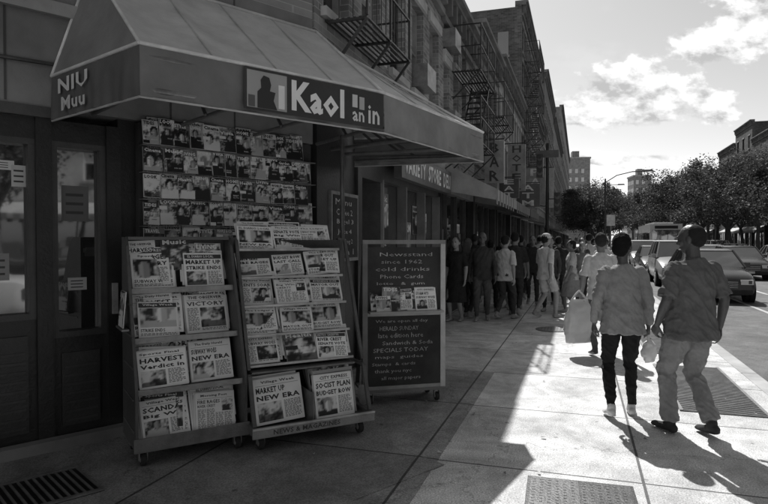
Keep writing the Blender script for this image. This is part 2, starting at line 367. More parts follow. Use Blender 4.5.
for (a,z,w,h,c) in((-2.74,2.0,.1,.16,.6),(-3.2,1.85,.16,.22,.4),(-2.92,2.12,.2,.07,.7),(-2.4,1.75,.2,.28,.14),(-2.9,1.3,.14,.2,.3),(-2.36,1.2,.14,.1,.5)):
    b.box(a,a+w,.0985,.0992,z,z+h,'paper',c)
    for q in range(3):b.box(a+w*.15,a+w*.8,.0978,.0983,z+h*(.2+q*.25),z+h*(.28+q*.25),'paper',.05)
b.box(-2.06,-2.02,-.03,-.001,1.0,1.25,'metal',.5)
b.M=Matrix.Identity(4)
b.build('corner_shop_building',ST)
s=MB();s.box(2.5,5.95,-.22,-.102,2.5,2.93,'paint',.10);text(s,'VARIETY  STORE  DELI',2.65,5.85,2.58,2.86,-.224,'paint',.85,.03)
for x in(3,4.2,5.4):s.bar((x,-.22,2.95),(x,-.6,3.2),.03,'metal',.05);s.box(x-.12,x+.12,-.66,-.5,3.14,3.2,'metal',.3)
s.build('shop_sign',ST)
fire_escape(.25,1.9,[3.98],.5)
def bld(name,x0,x1,h,rows,nc,ww,mat,col,trim,sign,shopcol,awn=None,corn=.2,y=0):
    b=MB();facade(b,x0,x1,3.2,h,rows,nc,ww,mat,col,trim,y=y);body(b,x0,x1,h-.1,col=col*.85,mat=mat,y=y+.3);cornice(b,x0,x1,h-.02,corn,y=y)
    k=x0;i=0
    while k<x1-1.5:
        e=min(k+4.2,x1)
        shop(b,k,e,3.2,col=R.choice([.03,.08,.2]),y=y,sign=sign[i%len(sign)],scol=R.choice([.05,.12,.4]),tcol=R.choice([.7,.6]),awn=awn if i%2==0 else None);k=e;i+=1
    return b.build(name,ST)
bld('brick_building',6.01,10,6.5,[(3.8,5.2),(5.45,6.0)],4,.55,'brick',.30,.5,['PIZZA','SHOES'],.1,.5)
bld('brick_building',10.01,14.5,7.2,[(3.7,4.8),(5.2,6.4)],4,.7,'brick',.15,.35,['DELI','BOOKS'],.1,.3)
fire_escape(6.9,9.0,[3.7,5.2],.65)
fire_escape(11,13.4,[5.0],.65)
bld('brick_building',14.51,23,7.6,[(3.7,4.9),(5.4,6.6)],8,.6,'stone',.35,.45,['CAFE','RECORDS','FLOWERS'],.1,.2)
b=bld('apartment_building',23.01,34,12.6,[(3.7,4.9),(5.4,6.6),(7.1,8.3),(8.8,10.0),(10.5,11.7)],9,.6,'brick',.14,.3,['HOTEL','MARKET'],.1,.3)
g=MB();g.M=ST@frame(23.0,0,90)
for zb in(8.6,10.3):
    for k in range(4):
        x=.6+k*1.1;g.box(x,x+.5,-.01,-.004,zb,zb+1.1,'glass',.03);g.box(x-.05,x+.55,-.05,-.005,zb-.1,zb-.004,'stone',.3)
g.M=Matrix.Identity(4)
o=g.build('party_wall_windows');o.parent=b;o.matrix_parent_inverse=b.matrix_world.inverted()
g=MB();g.M=ST@frame(27,4,0,12.5)
for a in(0,1.5):
    for c in(0,1.5):g.bar((a,c,0),(a,c,1.6),.12,'metal',.06)
g.cyl((.75,.75,1.6),(.75,.75,3.4),1.05,'bark',.12,n=16);g.cyl((.75,.75,3.4),(.75,.75,4.1),1.15,'bark',.1,n=16,r2=.05);g.build('water_tank')
fire_escape(24,28,[5.1,6.8,8.5,10.2])
bld('brick_building',34.01,42,9.6,[(3.8,5),(5.6,6.8),(7.3,8.5)],7,.6,'brick',.26,.4,['SHOP','BANK'],.1)
bld('apartment_building',42.01,58,14.5,[(3.8,5),(5.6,6.8),(7.4,8.6),(9.2,10.4),(11,12.2)],12,.7,'stone',.18,.35,['GROCERY','BAR'],.1,.3)
bld('brick_building',58.01,85,14,[(3.8,5),(5.8,7),(7.8,9),(9.8,11)],16,.9,'brick',.24,.4,['STORE'],.1)  # distant blocks on this side carry haze as a lighter wall colour
bld('apartment_building',85.01,150,21,[(4,5.5),(7,8.5),(10,11.5),(13,14.5),(16,17.5)],28,1.2,'stone',.28,.4,['STORE'],.1)
def tower(name,x,y,w,d,h,col,fl=3.4):
    g=MB();g.box(0,w,0,d,-.14,h,'stone',col);k=0
    while (k+1)*fl<h:
        z=k*fl+1
        i=.8
        while i<w-1.6:g.box(i,i+1.1,-.04,-.003,z,z+1.7,'glass',.03);i+=2.4
        i=.8
        while i<d-1.6:g.box(-.04,-.003,i,i+1.1,z,z+1.7,'glass',.03);i+=2.4
        k+=1
    g.box(-.3,w+.3,-.3,d+.3,h,h+.6,'stone',col*1.3);g.box(w*.3,w*.6,d*.3,d*.6,h+.6,h+3.5,'stone',col*.8)
    g.build(name,frame(x,y,-8))
tower('office_tower',104,250,7,10,28,.3);tower('office_tower',86,262,12,12,20,.35);tower('office_tower',73,240,9,12,34,.3);tower('office_tower',96,300,9,12,21,.35)
tower('office_tower',118,290,12,12,17,.35);tower('office_tower',80,300,9,12,48,.4)
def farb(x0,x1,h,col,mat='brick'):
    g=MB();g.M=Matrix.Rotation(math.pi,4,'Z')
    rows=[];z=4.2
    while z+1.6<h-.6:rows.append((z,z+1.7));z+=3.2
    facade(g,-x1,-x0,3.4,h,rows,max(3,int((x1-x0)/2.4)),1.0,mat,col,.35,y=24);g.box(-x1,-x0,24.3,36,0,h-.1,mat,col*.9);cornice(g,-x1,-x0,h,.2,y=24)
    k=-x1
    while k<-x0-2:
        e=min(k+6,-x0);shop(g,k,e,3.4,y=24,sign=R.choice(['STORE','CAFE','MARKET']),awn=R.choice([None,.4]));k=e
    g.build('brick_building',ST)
farb(-50,-25,14,.3);farb(-24.9,-5,10,.45,'stone');farb(-4.9,20,16,.25);farb(20.1,45,12,.3);farb(45.1,66,10,.2)
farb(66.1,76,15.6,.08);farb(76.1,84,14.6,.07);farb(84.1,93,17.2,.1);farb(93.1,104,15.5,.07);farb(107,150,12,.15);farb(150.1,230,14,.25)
# ------------------------------------------------------------------ street lamps, signals, signs
def lamp(x,y,h):
    g=MB();g.cyl((0,0,0),(0,0,.5),.14,'metal',.06,n=12,r2=.11);g.cyl((0,0,.5),(0,0,h),.08,'metal',.08,n=10,r2=.05)
    p=[(0,0,h-.25),(0,-.7,h+.2),(0,-1.6,h+.4),(0,-2.3,h+.4)]
    for a,c in zip(p,p[1:]):g.cyl(a,c,.035,'metal',.08)
    g.raw([(-.12,-2.2,h+.36),(.12,-2.2,h+.36),(.15,-2.9,h+.38),(-.15,-2.9,h+.38),(-.08,-2.2,h+.5),(.08,-2.2,h+.5),(.08,-2.8,h+.5),(-.08,-2.8,h+.5)],[(0,1,2,3),(4,7,6,5),(0,4,5,1),(1,5,6,2),(2,6,7,3),(3,7,4,0)],'metal',.25)
    g.build('street_lamp',ST@frame(x,y,0),smooth=40)
lamp(36,-4.2,5.6);lamp(62,-4.2,7);lamp(90,-4.2,7)
g=MB();g.cyl((0,0,0),(0,0,5.6),.08,'metal',.04,n=10,r2=.06)
def sig(g,x,y,z):
    g.box(x-.15,x+.15,y-.13,y+.13,z,z+.95,'paint',.04)
    for k in range(3):
        g.cyl((x-.151,y,z+.17+k*.3),(x-.17,y,z+.17+k*.3),.1,'paint',.15,n=14);g.cyl((x-.17,y,z+.25+k*.3),(x-.32,y,z+.24+k*.3),.08,'paint',.03,n=8)
sig(g,0,-.4,2.6);g.bar((0,0,3.3),(0,-.4,3.3),.05,'metal',.05);sig(g,0,.3,4.2);g.bar((0,0,4.6),(0,.3,4.6),.05,'metal',.05)
g.box(-.08,-.06,-.45,.45,5.0,5.3,'paint',.1);g.build('traffic_light',ST@frame(20,-1.35,0),smooth=40)
g=MB();g.cyl((0,0,0),(0,0,2.9),.03,'metal',.3);g.box(-.035,-.03,-.2,.2,2.3,2.85,'paint',.6);g.build('parking_sign',ST@frame(26,-4.1,0))
def blade(x,z,w,h,txt,c,t):
    g=MB();g.box(-.07,.07,-.25-w,-.25,z,z+h,'paint',c);g.bar((0,-.01,z+h+.05),(0,-.25-w,z+h+.05),.04,'metal',.05);g.bar((0,-.01,z+.1),(0,-.25,z+.1),.04,'metal',.05)
    g.M=frame(-.075,-.25,-90);n=len(txt)
    for i,ch in enumerate(txt):
        a=z+h-(i+1)*h/n;text(g,ch,w*.25,w*.75,a+h/n*.12,a+h/n*.88,-.002,'paint',t)
    g.M=Matrix.Identity(4);g.build('blade_sign',ST@frame(x,0,0))
blade(10.2,3.1,.5,1.1,'BAR',.3,.04);blade(13.2,2.9,.6,.6,'EAT',.08,.7);blade(15.5,3.3,.6,1.6,'HOTEL',.3,.05);blade(18.5,2.9,.9,.9,'ATM',.1,.7);blade(22.5,3.2,.9,1.7,'PARK',.3,.7);blade(29,3.4,1.0,2.2,'LOANS',.4,.05)
# ------------------------------------------------------------------ newsstand canopy
A=CH@V((-2.5,-.05,0));B=CH@V((-2.33,-1.28,0));C=CH@V((-.34,-1.41,0));D=ST@V((1.15,-1.59,0));E=ST@V((1.1,-.03,0))
Lr=CH@V((-2.2,-.02,0));Mr=V((-.70,6.27,0));Rr=ST@V((.75,-.03,0))
z0,z1,zr=2.5,2.82,3.75
up=lambda p,z:V((p.x,p.y,z))
em=empty('newsstand_canopy',Matrix.Identity(4))
g=MB()
def sag(seed,a=.03,ribs=4):
    return lambda u,w: -a*abs(math.sin(u*math.pi*ribs))*math.sin(w*math.pi)+.010*noise.noise(V((u*9,w*4,seed)))*math.sin(w*math.pi)+.005*noise.noise(V((u*30,w*6,seed)))*math.sin(w*math.pi)
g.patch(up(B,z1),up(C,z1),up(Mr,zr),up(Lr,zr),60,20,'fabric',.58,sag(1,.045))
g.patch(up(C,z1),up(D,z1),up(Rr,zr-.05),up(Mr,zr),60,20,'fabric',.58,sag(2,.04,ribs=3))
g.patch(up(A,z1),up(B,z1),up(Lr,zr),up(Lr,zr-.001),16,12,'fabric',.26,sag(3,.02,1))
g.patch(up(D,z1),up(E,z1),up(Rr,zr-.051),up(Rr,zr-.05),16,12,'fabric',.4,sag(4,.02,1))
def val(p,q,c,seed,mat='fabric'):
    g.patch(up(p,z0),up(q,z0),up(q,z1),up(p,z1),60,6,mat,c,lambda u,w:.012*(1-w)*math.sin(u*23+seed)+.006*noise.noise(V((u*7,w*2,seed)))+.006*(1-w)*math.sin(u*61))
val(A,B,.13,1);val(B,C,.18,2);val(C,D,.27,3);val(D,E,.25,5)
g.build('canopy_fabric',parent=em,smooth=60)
g=MB()
for p,q in((A,B),(B,C),(C,D),(D,E)):
    g.cyl(up(p,z1+.012),up(q,z1+.012),.013,'paint',.75);g.cyl(up(p,z0-.004),up(q,z0-.004),.008,'paint',.5)
for p,q in((B,Lr),(D,Rr),(C,Mr),(A,Lr)):g.cyl(up(p,z1+.01),up(q,zr+.012),.012,'paint',.75)
for t in(.25,.5,.75):g.cyl(up(B.lerp(C,t),z1+.004),up(Lr.lerp(Mr,t),zr+.004),.006,'fabric',.45)
for t in(.333,.667):g.cyl(up(C.lerp(D,t),z1+.004),up(Mr.lerp(Rr,t),zr-.02),.006,'fabric',.45)
g.cyl(up(Lr,zr+.01),up(Mr,zr+.01),.016,'paint',.55);g.cyl(up(Mr,zr+.01),up(Rr,zr-.04),.016,'paint',.55)
g.build('piping',parent=em,smooth=50)
g=MB()
ins=.06
cen=(B+C+D+Mr)/4
def inn(p): return p+(cen-p).normalized()*ins
for p,q in((A,B),(B,C),(C,D),(D,E)):
    g.cyl(up(inn(p),z0+.05),up(inn(q),z0+.05),.02,'metal',.25);g.cyl(up(inn(p),z1-.06),up(inn(q),z1-.06),.02,'metal',.2)
for t in(0,.33,.66,1):
    p=B.lerp(C,t);q=Lr.lerp(Mr,t);g.cyl(up(inn(p),z0+.06),up(q,z0+.1),.018,'metal',.25);g.cyl(up(inn(p),z1-.06),up(q,zr-.16),.016,'metal',.15);g.cyl(up(p.lerp(q,.5),z0+.08),up(q,zr-.5),.014,'metal',.15)
for t in(.35,.7,1):
    p=C.lerp(D,t);q=Mr.lerp(E,t);g.cyl(up(inn(p),z0+.06),up(q,z0+.1),.02,'metal',.3);g.cyl(up(inn(p),z1-.06),up(q,zr-.6),.016,'metal',.15);g.cyl(up(p.lerp(q,.5),z0+.08),up(q,z0+.6),.014,'metal',.2)
g.cyl(up(inn(C).lerp(Mr,.55),0.01),up(inn(C).lerp(Mr,.55),z0+.1),.022,'metal',.12,n=10)
g.build('frame_tubes',parent=em,smooth=50)
def vframe(p,q):
    d=(q-p);return Matrix.Translation((p.x,p.y,z0))@Matrix.Rotation(math.atan2(d.y,d.x),4,'Z'),d.length
g=MB();M,L=vframe(B,C);g.M=M
y=-.026
g.box(.70,L-.03,y,y+.004,.02,.31,'fabric',.05)
g.box(.72,1.04,y-.003,y-.001,.035,.295,'paper',.4)
pts=[(.80,.036),(.96,.036),(.93,.10),(.945,.16),(.90,.165),(.91,.21),(.895,.26),(.85,.27),(.825,.235),(.83,.18),(.80,.15)]
g.poly([(a,y-.005,c) for a,c in pts],'paper',.04);g.box(.97,1.02,y-.006,y-.004,.05,.22,'paper',.85);g.box(.73,.78,y-.006,y-.004,.04,.12,'paper',.12)
text(g,'Kaol',1.08,1.56,.05,.28,y-.004,'paper',.92,.035)
text(g,'an',1.64,1.76,.05,.13,y-.004,'paper',.75,.02)
g.box(1.64,1.69,y-.006,y-.002,.16,.26,'paper',.7);g.box(1.71,1.76,y-.006,y-.002,.15,.25,'paper',.5);text(g,'in',1.80,1.92,.05,.2,y-.004,'paper',.75,.02)
M,L=vframe(A,B);g.M=M
text(g,'NIU',.15,.6,.17,.28,-.02,'paper',.8,.03);text(g,'Muu',.2,.56,.04,.14,-.02,'paper',.7,.03)
g.M=Matrix.Identity(4);g.build('printing',parent=em)
# ------------------------------------------------------------------ wall magazine display
em=empty('magazine_wall_display',CH)
g=MB();g.box(-1.84,-.06,-.02,.055,.55,2.58,'matte',.05)
p=MB();z=.60
while z<2.42:
    g.box(-1.84,-.06,-.1,-.022,z-.014,z-.008,'metal',.3)
    for layer in(1,0):
        x=-1.83+layer*.06
        while x<-.23:
            w=R.uniform(.125,.19);h=R.uniform(.19,.235)+layer*.03
            if x+w>-.07:break
            magazine(p,tilt(x,-.092+layer*.035,z+R.uniform(0,.006),R.uniform(4,9),R.uniform(-4,4),R.uniform(-2,2)),w,h);x+=w*R.uniform(.9,1.06)
    z+=.225
g.build('shelving',parent=em);p.build('magazines',parent=em)
g=MB();g.box(.36,1.2,-.04,.018,1.35,2.15,'bark',.3);g.box(.4,1.16,-.046,-.0405,1.39,2.11,'chalk',.04)
for k,wd in enumerate(['Menu','Coffee 2','Bagel 3','Juice 4','Hot Dog 2','Soda 1']):
    text(g,wd,.46+.02*k%.1,.95+.1*((k*7)%3)/3,2.0-k*.115,2.07-k*.115,-.048,'chalk',.6,0)
g.build('menu_chalkboard',ST)
g=MB()
for x,z,w,h in((2.5,1.6,.5,.7),(3.7,1.0,.6,.9),(4.9,1.4,.5,.7),(2.6,.7,.5,.6),(4.4,1.7,.35,.5)):magazine(g,tilt(x,.145,z),w,h,.004)
g.build('poster',ST)
# ------------------------------------------------------------------ racks
def casters(g,pts,r=.045):
    for x,y in pts:
        g.cyl((x-.018,y,r+.008),(x+.018,y,r+.008),r,'matte',.03,n=14);g.cyl((x-.021,y,r+.008),(x+.021,y,r+.008),r*.45,'metal',.4,n=10)
        g.box(x-.03,x-.022,y-.02,y+.02,r,r*2+.03,'metal',.3);g.box(x+.022,x+.03,y-.02,y+.02,r,r*2+.03,'metal',.3);g.box(x-.035,x+.035,y-.03,y+.03,r*2+.03,r*2+.04,'metal',.25)
em=empty('newspaper_rack',frame(-1.72,4.12,32))
g=MB();p=MB();W=.80;dk=.07
casters(g,[(.06,.06),(W-.06,.06),(.06,.46),(W-.06,.46)])
zb=.13
prof=[(0,zb),(.52,zb),(.52,1.62),(.40,1.62),(.34,1.56),(.02,.62),(0,.55)]
for x in(0,W-.022):
    n=len(prof);vs=[(x,a,c) for a,c in prof]+[(x+.022,a,c) for a,c in prof]
    g.raw(vs,[tuple(range(n)),tuple(range(2*n-1,n-1,-1))]+[(i,(i+1)%n,n+(i+1)%n,n+i) for i in range(n)],'paint',dk*1.3)
g.box(.022,W-.022,.50,.518,zb,1.6,'paint',dk);g.box(.022,W-.022,.0,.5,zb,zb+.03,'paint',dk*1.5)
g.box(.0221,W-.0221,.36,.51,1.6,1.625,'paint',dk*1.5)
g.box(-.012,W+.012,-.018,-.002,zb-.01,zb+.09,'metal',.2)
for k in range(5):g.box(-.006,-.001,.05,.47,.25+k*.22,.265+k*.22,'paint',dk*2)
fy=[.02,.05,.16,.27];zs=[.17,.53,.88,1.23]
for k in range(4):
    y=fy[k];z=zs[k]
    g.box(.0225,W-.0225,y,.499,z-.018,z,'paint',dk*1.6);g.box(.0225,W-.0225,y-.014,y-.001,z-.026,z+.016,'metal',.28)
    for i in range(3):
        (magazine if R.random()<.6 else newspaper)(p,tilt(.03+i*.25+R.uniform(-.01,.02),min(.42,y+.19),z+.075+R.uniform(-.02,.03) if k<3 else z+.10+R.uniform(-.02,.05),9,R.uniform(-5,5),R.uniform(-5,5)),.21,.25)
    for i in range(2):
        x=.04+i*.375;nq=R.randint(3,5)
        for q in range(nq):
            newspaper(p,tilt(x+R.uniform(-.012,.025),y+.145-q*.026,z+.004+(nq-1-q)*R.uniform(.010,.026),20+R.uniform(-3,3),R.uniform(-6,6),R.uniform(-3.5,3.5)),.35*R.uniform(.82,1.0),.285*R.uniform(.9,1.08),pile=2)
g.box(-.06,-.008,.15,.42,.95,.965,'metal',.2);magazine(p,tilt(-.05,.38,.97,5,-90),.2,.26)
g.build('cabinet',parent=em,bevel=.003);p.build('newspapers',parent=em)

em=empty('newspaper_display_cart',frame(-.97,4.42,29))
g=MB();p=MB();W=1.0
casters(g,[(.08,.08),(W-.08,.08),(.08,.5),(W-.08,.5)],.05)
g.box(0,W,0,.56,.13,.16,'metal',.2);g.box(-.01,W+.01,-.02,-.002,.12,.2,'metal',.35);g.box(-.01,W+.01,-.03,-.0205,.185,.2,'metal',.6)
text(g,'NEWS & MAGAZINES',.15,.7,.137,.175,-.0225,'paper',.06)
for x in(0,W-.03):
    g.box(x,x+.03,.0,.56,.16,.2,'metal',.2);g.bar((x+.015,.54,.16),(x+.015,.62,1.62),.045,'metal',.12);g.bar((x+.015,.02,.2),(x+.015,.14,.56),.035,'metal',.12);g.bar((x+.015,.14,.56),(x+.015,.54,.56),.03,'metal',.12)
    g.bar((x+.015,.16,.6),(x+.015,.5,1.6),.03,'metal',.12)
for k in range(5):
    z=.62+k*.225;y=.20+k*.07
    g.box(.03,W-.08,y,y+.16,z-.012,z,'metal',.2);g.box(.03,W-.08,y-.012,y-.001,z-.010,z+.010,'metal',.45)
    for i in range(3):
        nq=R.randint(2,4)
        for q in range(nq):
            (newspaper if R.random()<.85 else magazine)(p,tilt(.04+i*.293+R.uniform(-.02,.02),y+.10-q*.026,z+.005+(nq-1-q)*.022,26+R.uniform(-4,3),R.uniform(-5,5),R.uniform(-3,3)),.30*R.uniform(.85,1),.22*R.uniform(.95,1.08) if k<4 else .21)
g.box(.03,W-.03,.56,.575,.2,1.6,'matte',.05)
g.box(.03,W-.1,.12,.54,.575,.59,'metal',.15)
for gx,n,yw in((.05,13,7),(.52,15,11)):
    for q in range(n):
        M=tilt(gx+R.uniform(-.012,.012)+(n-q)*.008,.40-q*.024,.165+R.uniform(0,.012),25-q*.9+R.uniform(-1,1),yw-q*.3,R.uniform(-2,2))
        if q>=n-1:newspaper(p,M,.40 if gx<.3 else .36,.345,pile=2)
        elif q%3==0:magazine(p,M,.39,.38+(n-q)*.005)
        else:
            p.M=M;hh=.36+(n-q)*.007;p.box(0,.38,0,.012,0,hh,'paper',R.choice([.15,.4,.8,.85]));p.box(.01,.37,-.003,-.001,hh*.75,hh*.93,'paper',R.choice([.04,.2,.5]));p.M=Matrix.Identity(4)
g.box(.485,.497,.02,.5,.16,.4,'metal',.2)
g.cyl((W+.004,.2,.28),(W+.02,.2,.28),.085,'metal',.45,n=20)
g.build('cart_frame',parent=em,bevel=.002);p.build('newspapers',parent=em)

em=empty('chalkboard_stand',frame(-.20,5.72,14))
g=MB();p=MB();W=.84
casters(g,[(.08,.05),(W-.08,.05),(.08,.36),(W-.08,.36)],.04)
g.box(0,W,0,.42,.12,.145,'paint',.16)
for x in(0,W-.05):
    g.box(x,x+.05,.02,.07,.145,1.56,'paint',.5 if x>.1 else .16);g.bar((x+.025,.4,.14),(x+.025,.08,1.5),.04,'paint',.1)
g.box(.051,W-.051,.03,.05,.18,.86,'chalk',.04);g.box(.051,W-.051,.02,.07,.861,.90,'paint',.35);g.box(.051,W-.051,.02,.07,.145,.18,'paint',.3)
g.box(.051,W-.051,.035,.055,.90,1.53,'chalk',.045);g.box(.0,W,.015,.075,1.561,1.60,'paint',.25)
g.box(.051,W-.051,-.09,.0195,.895,.915,'paint',.3)
rows=['We are open all day','HERALD SUNDAY','late edition here','Sandwich & Soda','SPECIALS TODAY','maps  guides','Stamps  & cards','thank you nyc','all major papers']
for k,wd in enumerate(rows):
    z=.81-k*.07;a=.08+R.uniform(0,.12);text(g,wd,a,min(W-.08,a+R.uniform(.36,.6)),z-.022,z+.012+R.uniform(0,.012),.028,'chalk',.5,-.008)
for k,wd in enumerate(['Newsstand','since 1962','cold drinks','Phone Cards','lotto   &  gum']):
    z=1.46-k*.072;a=.09+R.uniform(0,.12);text(g,wd,a,min(W-.09,a+R.uniform(.3,.6)),z-.018,z+.018,.033,'chalk',.5,-.008)
magazine(p,tilt(.08,.0,.916,12,4,-3),.17,.23);magazine(p,tilt(.18,-.03,.916,14,-3,2),.18,.24);newspaper(p,tilt(.52,-.03,.916,14,3),.22,.22);newspaper(p,tilt(.44,0,.916,12,-3,2),.2,.24);newspaper(p,tilt(.3,-.01,.916,10,2,-3),.2,.2)
magazine(p,tilt(.12,-.065,.916,16,6),.15,.15)
g.build('frame',parent=em,bevel=.003);p.build('papers',parent=em)
# ------------------------------------------------------------------ people
class Body:
    def __init__(s): s.v=[];s.f=[];s.l=[]
    def add(s,vs,fs,lab):
        i=len(s.v);s.v+=[V(p) for p in vs];s.f+=[tuple(i+k for k in q) for q in fs];s.l+=[lab]*len(fs)
    def rings(s,lab,rs,n=18,e=2.0):
        vs=[]
        for c,a,b in rs:
            for k in range(n):
                t=2*math.pi*k/n;ct,stt=math.cos(t),math.sin(t)
                vs.append(V(c)+V(a)*math.copysign(abs(ct)**(2/e),ct)+V(b)*math.copysign(abs(stt)**(2/e),stt))
        m=len(rs);fs=[(j*n+k,j*n+(k+1)%n,(j+1)*n+(k+1)%n,(j+1)*n+k) for j in range(m-1) for k in range(n)]
        fs+= [tuple(range(n-1,-1,-1)),tuple(range((m-1)*n,m*n))];s.add(vs,fs,lab)
    def tube(s,lab,pts,rad,ref=(1,0,0),n=12,round_ends=True):
        pts=[V(p) for p in pts];rr=[(r if isinstance(r,tuple) else (r,r)) for r in rad];rs=[]
        P=[];Q=[]
        for i in range(len(pts)-1):
            for k in range(3):
                t=k/3;P.append(pts[i].lerp(pts[i+1],t));Q.append(tuple(rr[i][j]*(1-t)+rr[i+1][j]*t for j in(0,1)))
        P.append(pts[-1]);Q.append(rr[-1])
        m=len(P)
        for i in range(m):
            t=(P[min(i+1,m-1)]-P[max(i-1,0)]).normalized();a=V(ref)-t*V(ref).dot(t)
            if a.length<.1:a=V((0,1,0))-t*t.y
            a.normalize();b=t.cross(a)
            if i==0 and round_ends:
                r=min(Q[0]);rs.append((P[0]-t*r*.85,a*Q[0][0]*.4,b*Q[0][1]*.4));rs.append((P[0]-t*r*.5,a*Q[0][0]*.8,b*Q[0][1]*.8))
            rs.append((P[i],a*Q[i][0],b*Q[i][1]))
            if i==m-1 and round_ends:
                r=min(Q[-1]);rs.append((P[-1]+t*r*.5,a*Q[-1][0]*.8,b*Q[-1][1]*.8));rs.append((P[-1]+t*r*.85,a*Q[-1][0]*.4,b*Q[-1][1]*.4))
        s.rings(lab,rs,n)
    def ell(s,lab,c,r,M=None,n=16,m=10):
        vs=[V((0,0,-1))];
        for j in range(1,m):
            a=-math.pi/2+math.pi*j/m
            for k in range(n):
                t=2*math.pi*k/n;vs.append(V((math.cos(a)*math.cos(t),math.cos(a)*math.sin(t),math.sin(a))))
        vs.append(V((0,0,1)));fs=[(0,1+(k+1)%n,1+k) for k in range(n)]
        for j in range(m-2):
            for k in range(n):fs.append((1+j*n+k,1+j*n+(k+1)%n,1+(j+1)*n+(k+1)%n,1+(j+1)*n+k))
        e=len(vs)-1;fs+=[(e,1+(m-2)*n+k,1+(m-2)*n+(k+1)%n) for k in range(n)]
        vs=[V(c)+V((p.x*r[0],p.y*r[1],p.z*r[2])) for p in vs]
        if M:vs=[M@p for p in vs]
        s.add(vs,fs,lab)
def ik(a,b,l1,l2,d):
    v=b-a;L=min(v.length,(l1+l2)*.999);u=v.normalized();x=(l1*l1-l2*l2+L*L)/(2*L);h=math.sqrt(max(l1*l1-x*x,0));d=V(d);d=(d-u*d.dot(u)).normalized();return a+u*x+d*h
def hand(B,w,d,pn,thumb,curl=.35):
    d=V(d).normalized();pn=V(pn);pn=(pn-d*pn.dot(d)).normalized();sd=d.cross(pn).normalized()*thumb
    B.rings('skin',[(w-d*.02,sd*.022,pn*.018),(w+d*.01,sd*.026,pn*.017),(w+d*.04,sd*.037,pn*.017),(w+d*.075,sd*.042,pn*.015),(w+d*.092,sd*.038,pn*.010)],12,2.6)
    for i,l in enumerate((.072,.080,.075,.060)):
        p=w+d*(.085-.004*(i==3)-.003*(i==0))+sd*(.031-.0205*i);pts=[p];an=curl*.5
        for k,f in enumerate((.42,.33,.25)):
            an+=curl*(.6 if k==0 else .8);p=p+(d*math.cos(an)+pn*math.sin(an)+sd*.06*(1-i*.7)*(1-curl))*l*f;pts.append(p)
        B.tube('skin',pts,[.0088,.0084,.0078,.0068],n=8,ref=tuple(sd))
    p0=w+d*.02+sd*.022+pn*.004;p1=p0+(d*.6+sd*.7+pn*.25).normalized()*.042;p2=p1+(d*.85+sd*.25+pn*.4).normalized()*.032;p3=p2+(d*.9+pn*.45-sd*.1).normalized()*.025
    B.tube('skin',[p0,p1,p2,p3],[.013,.0115,.0095,.008],n=8,ref=tuple(pn))
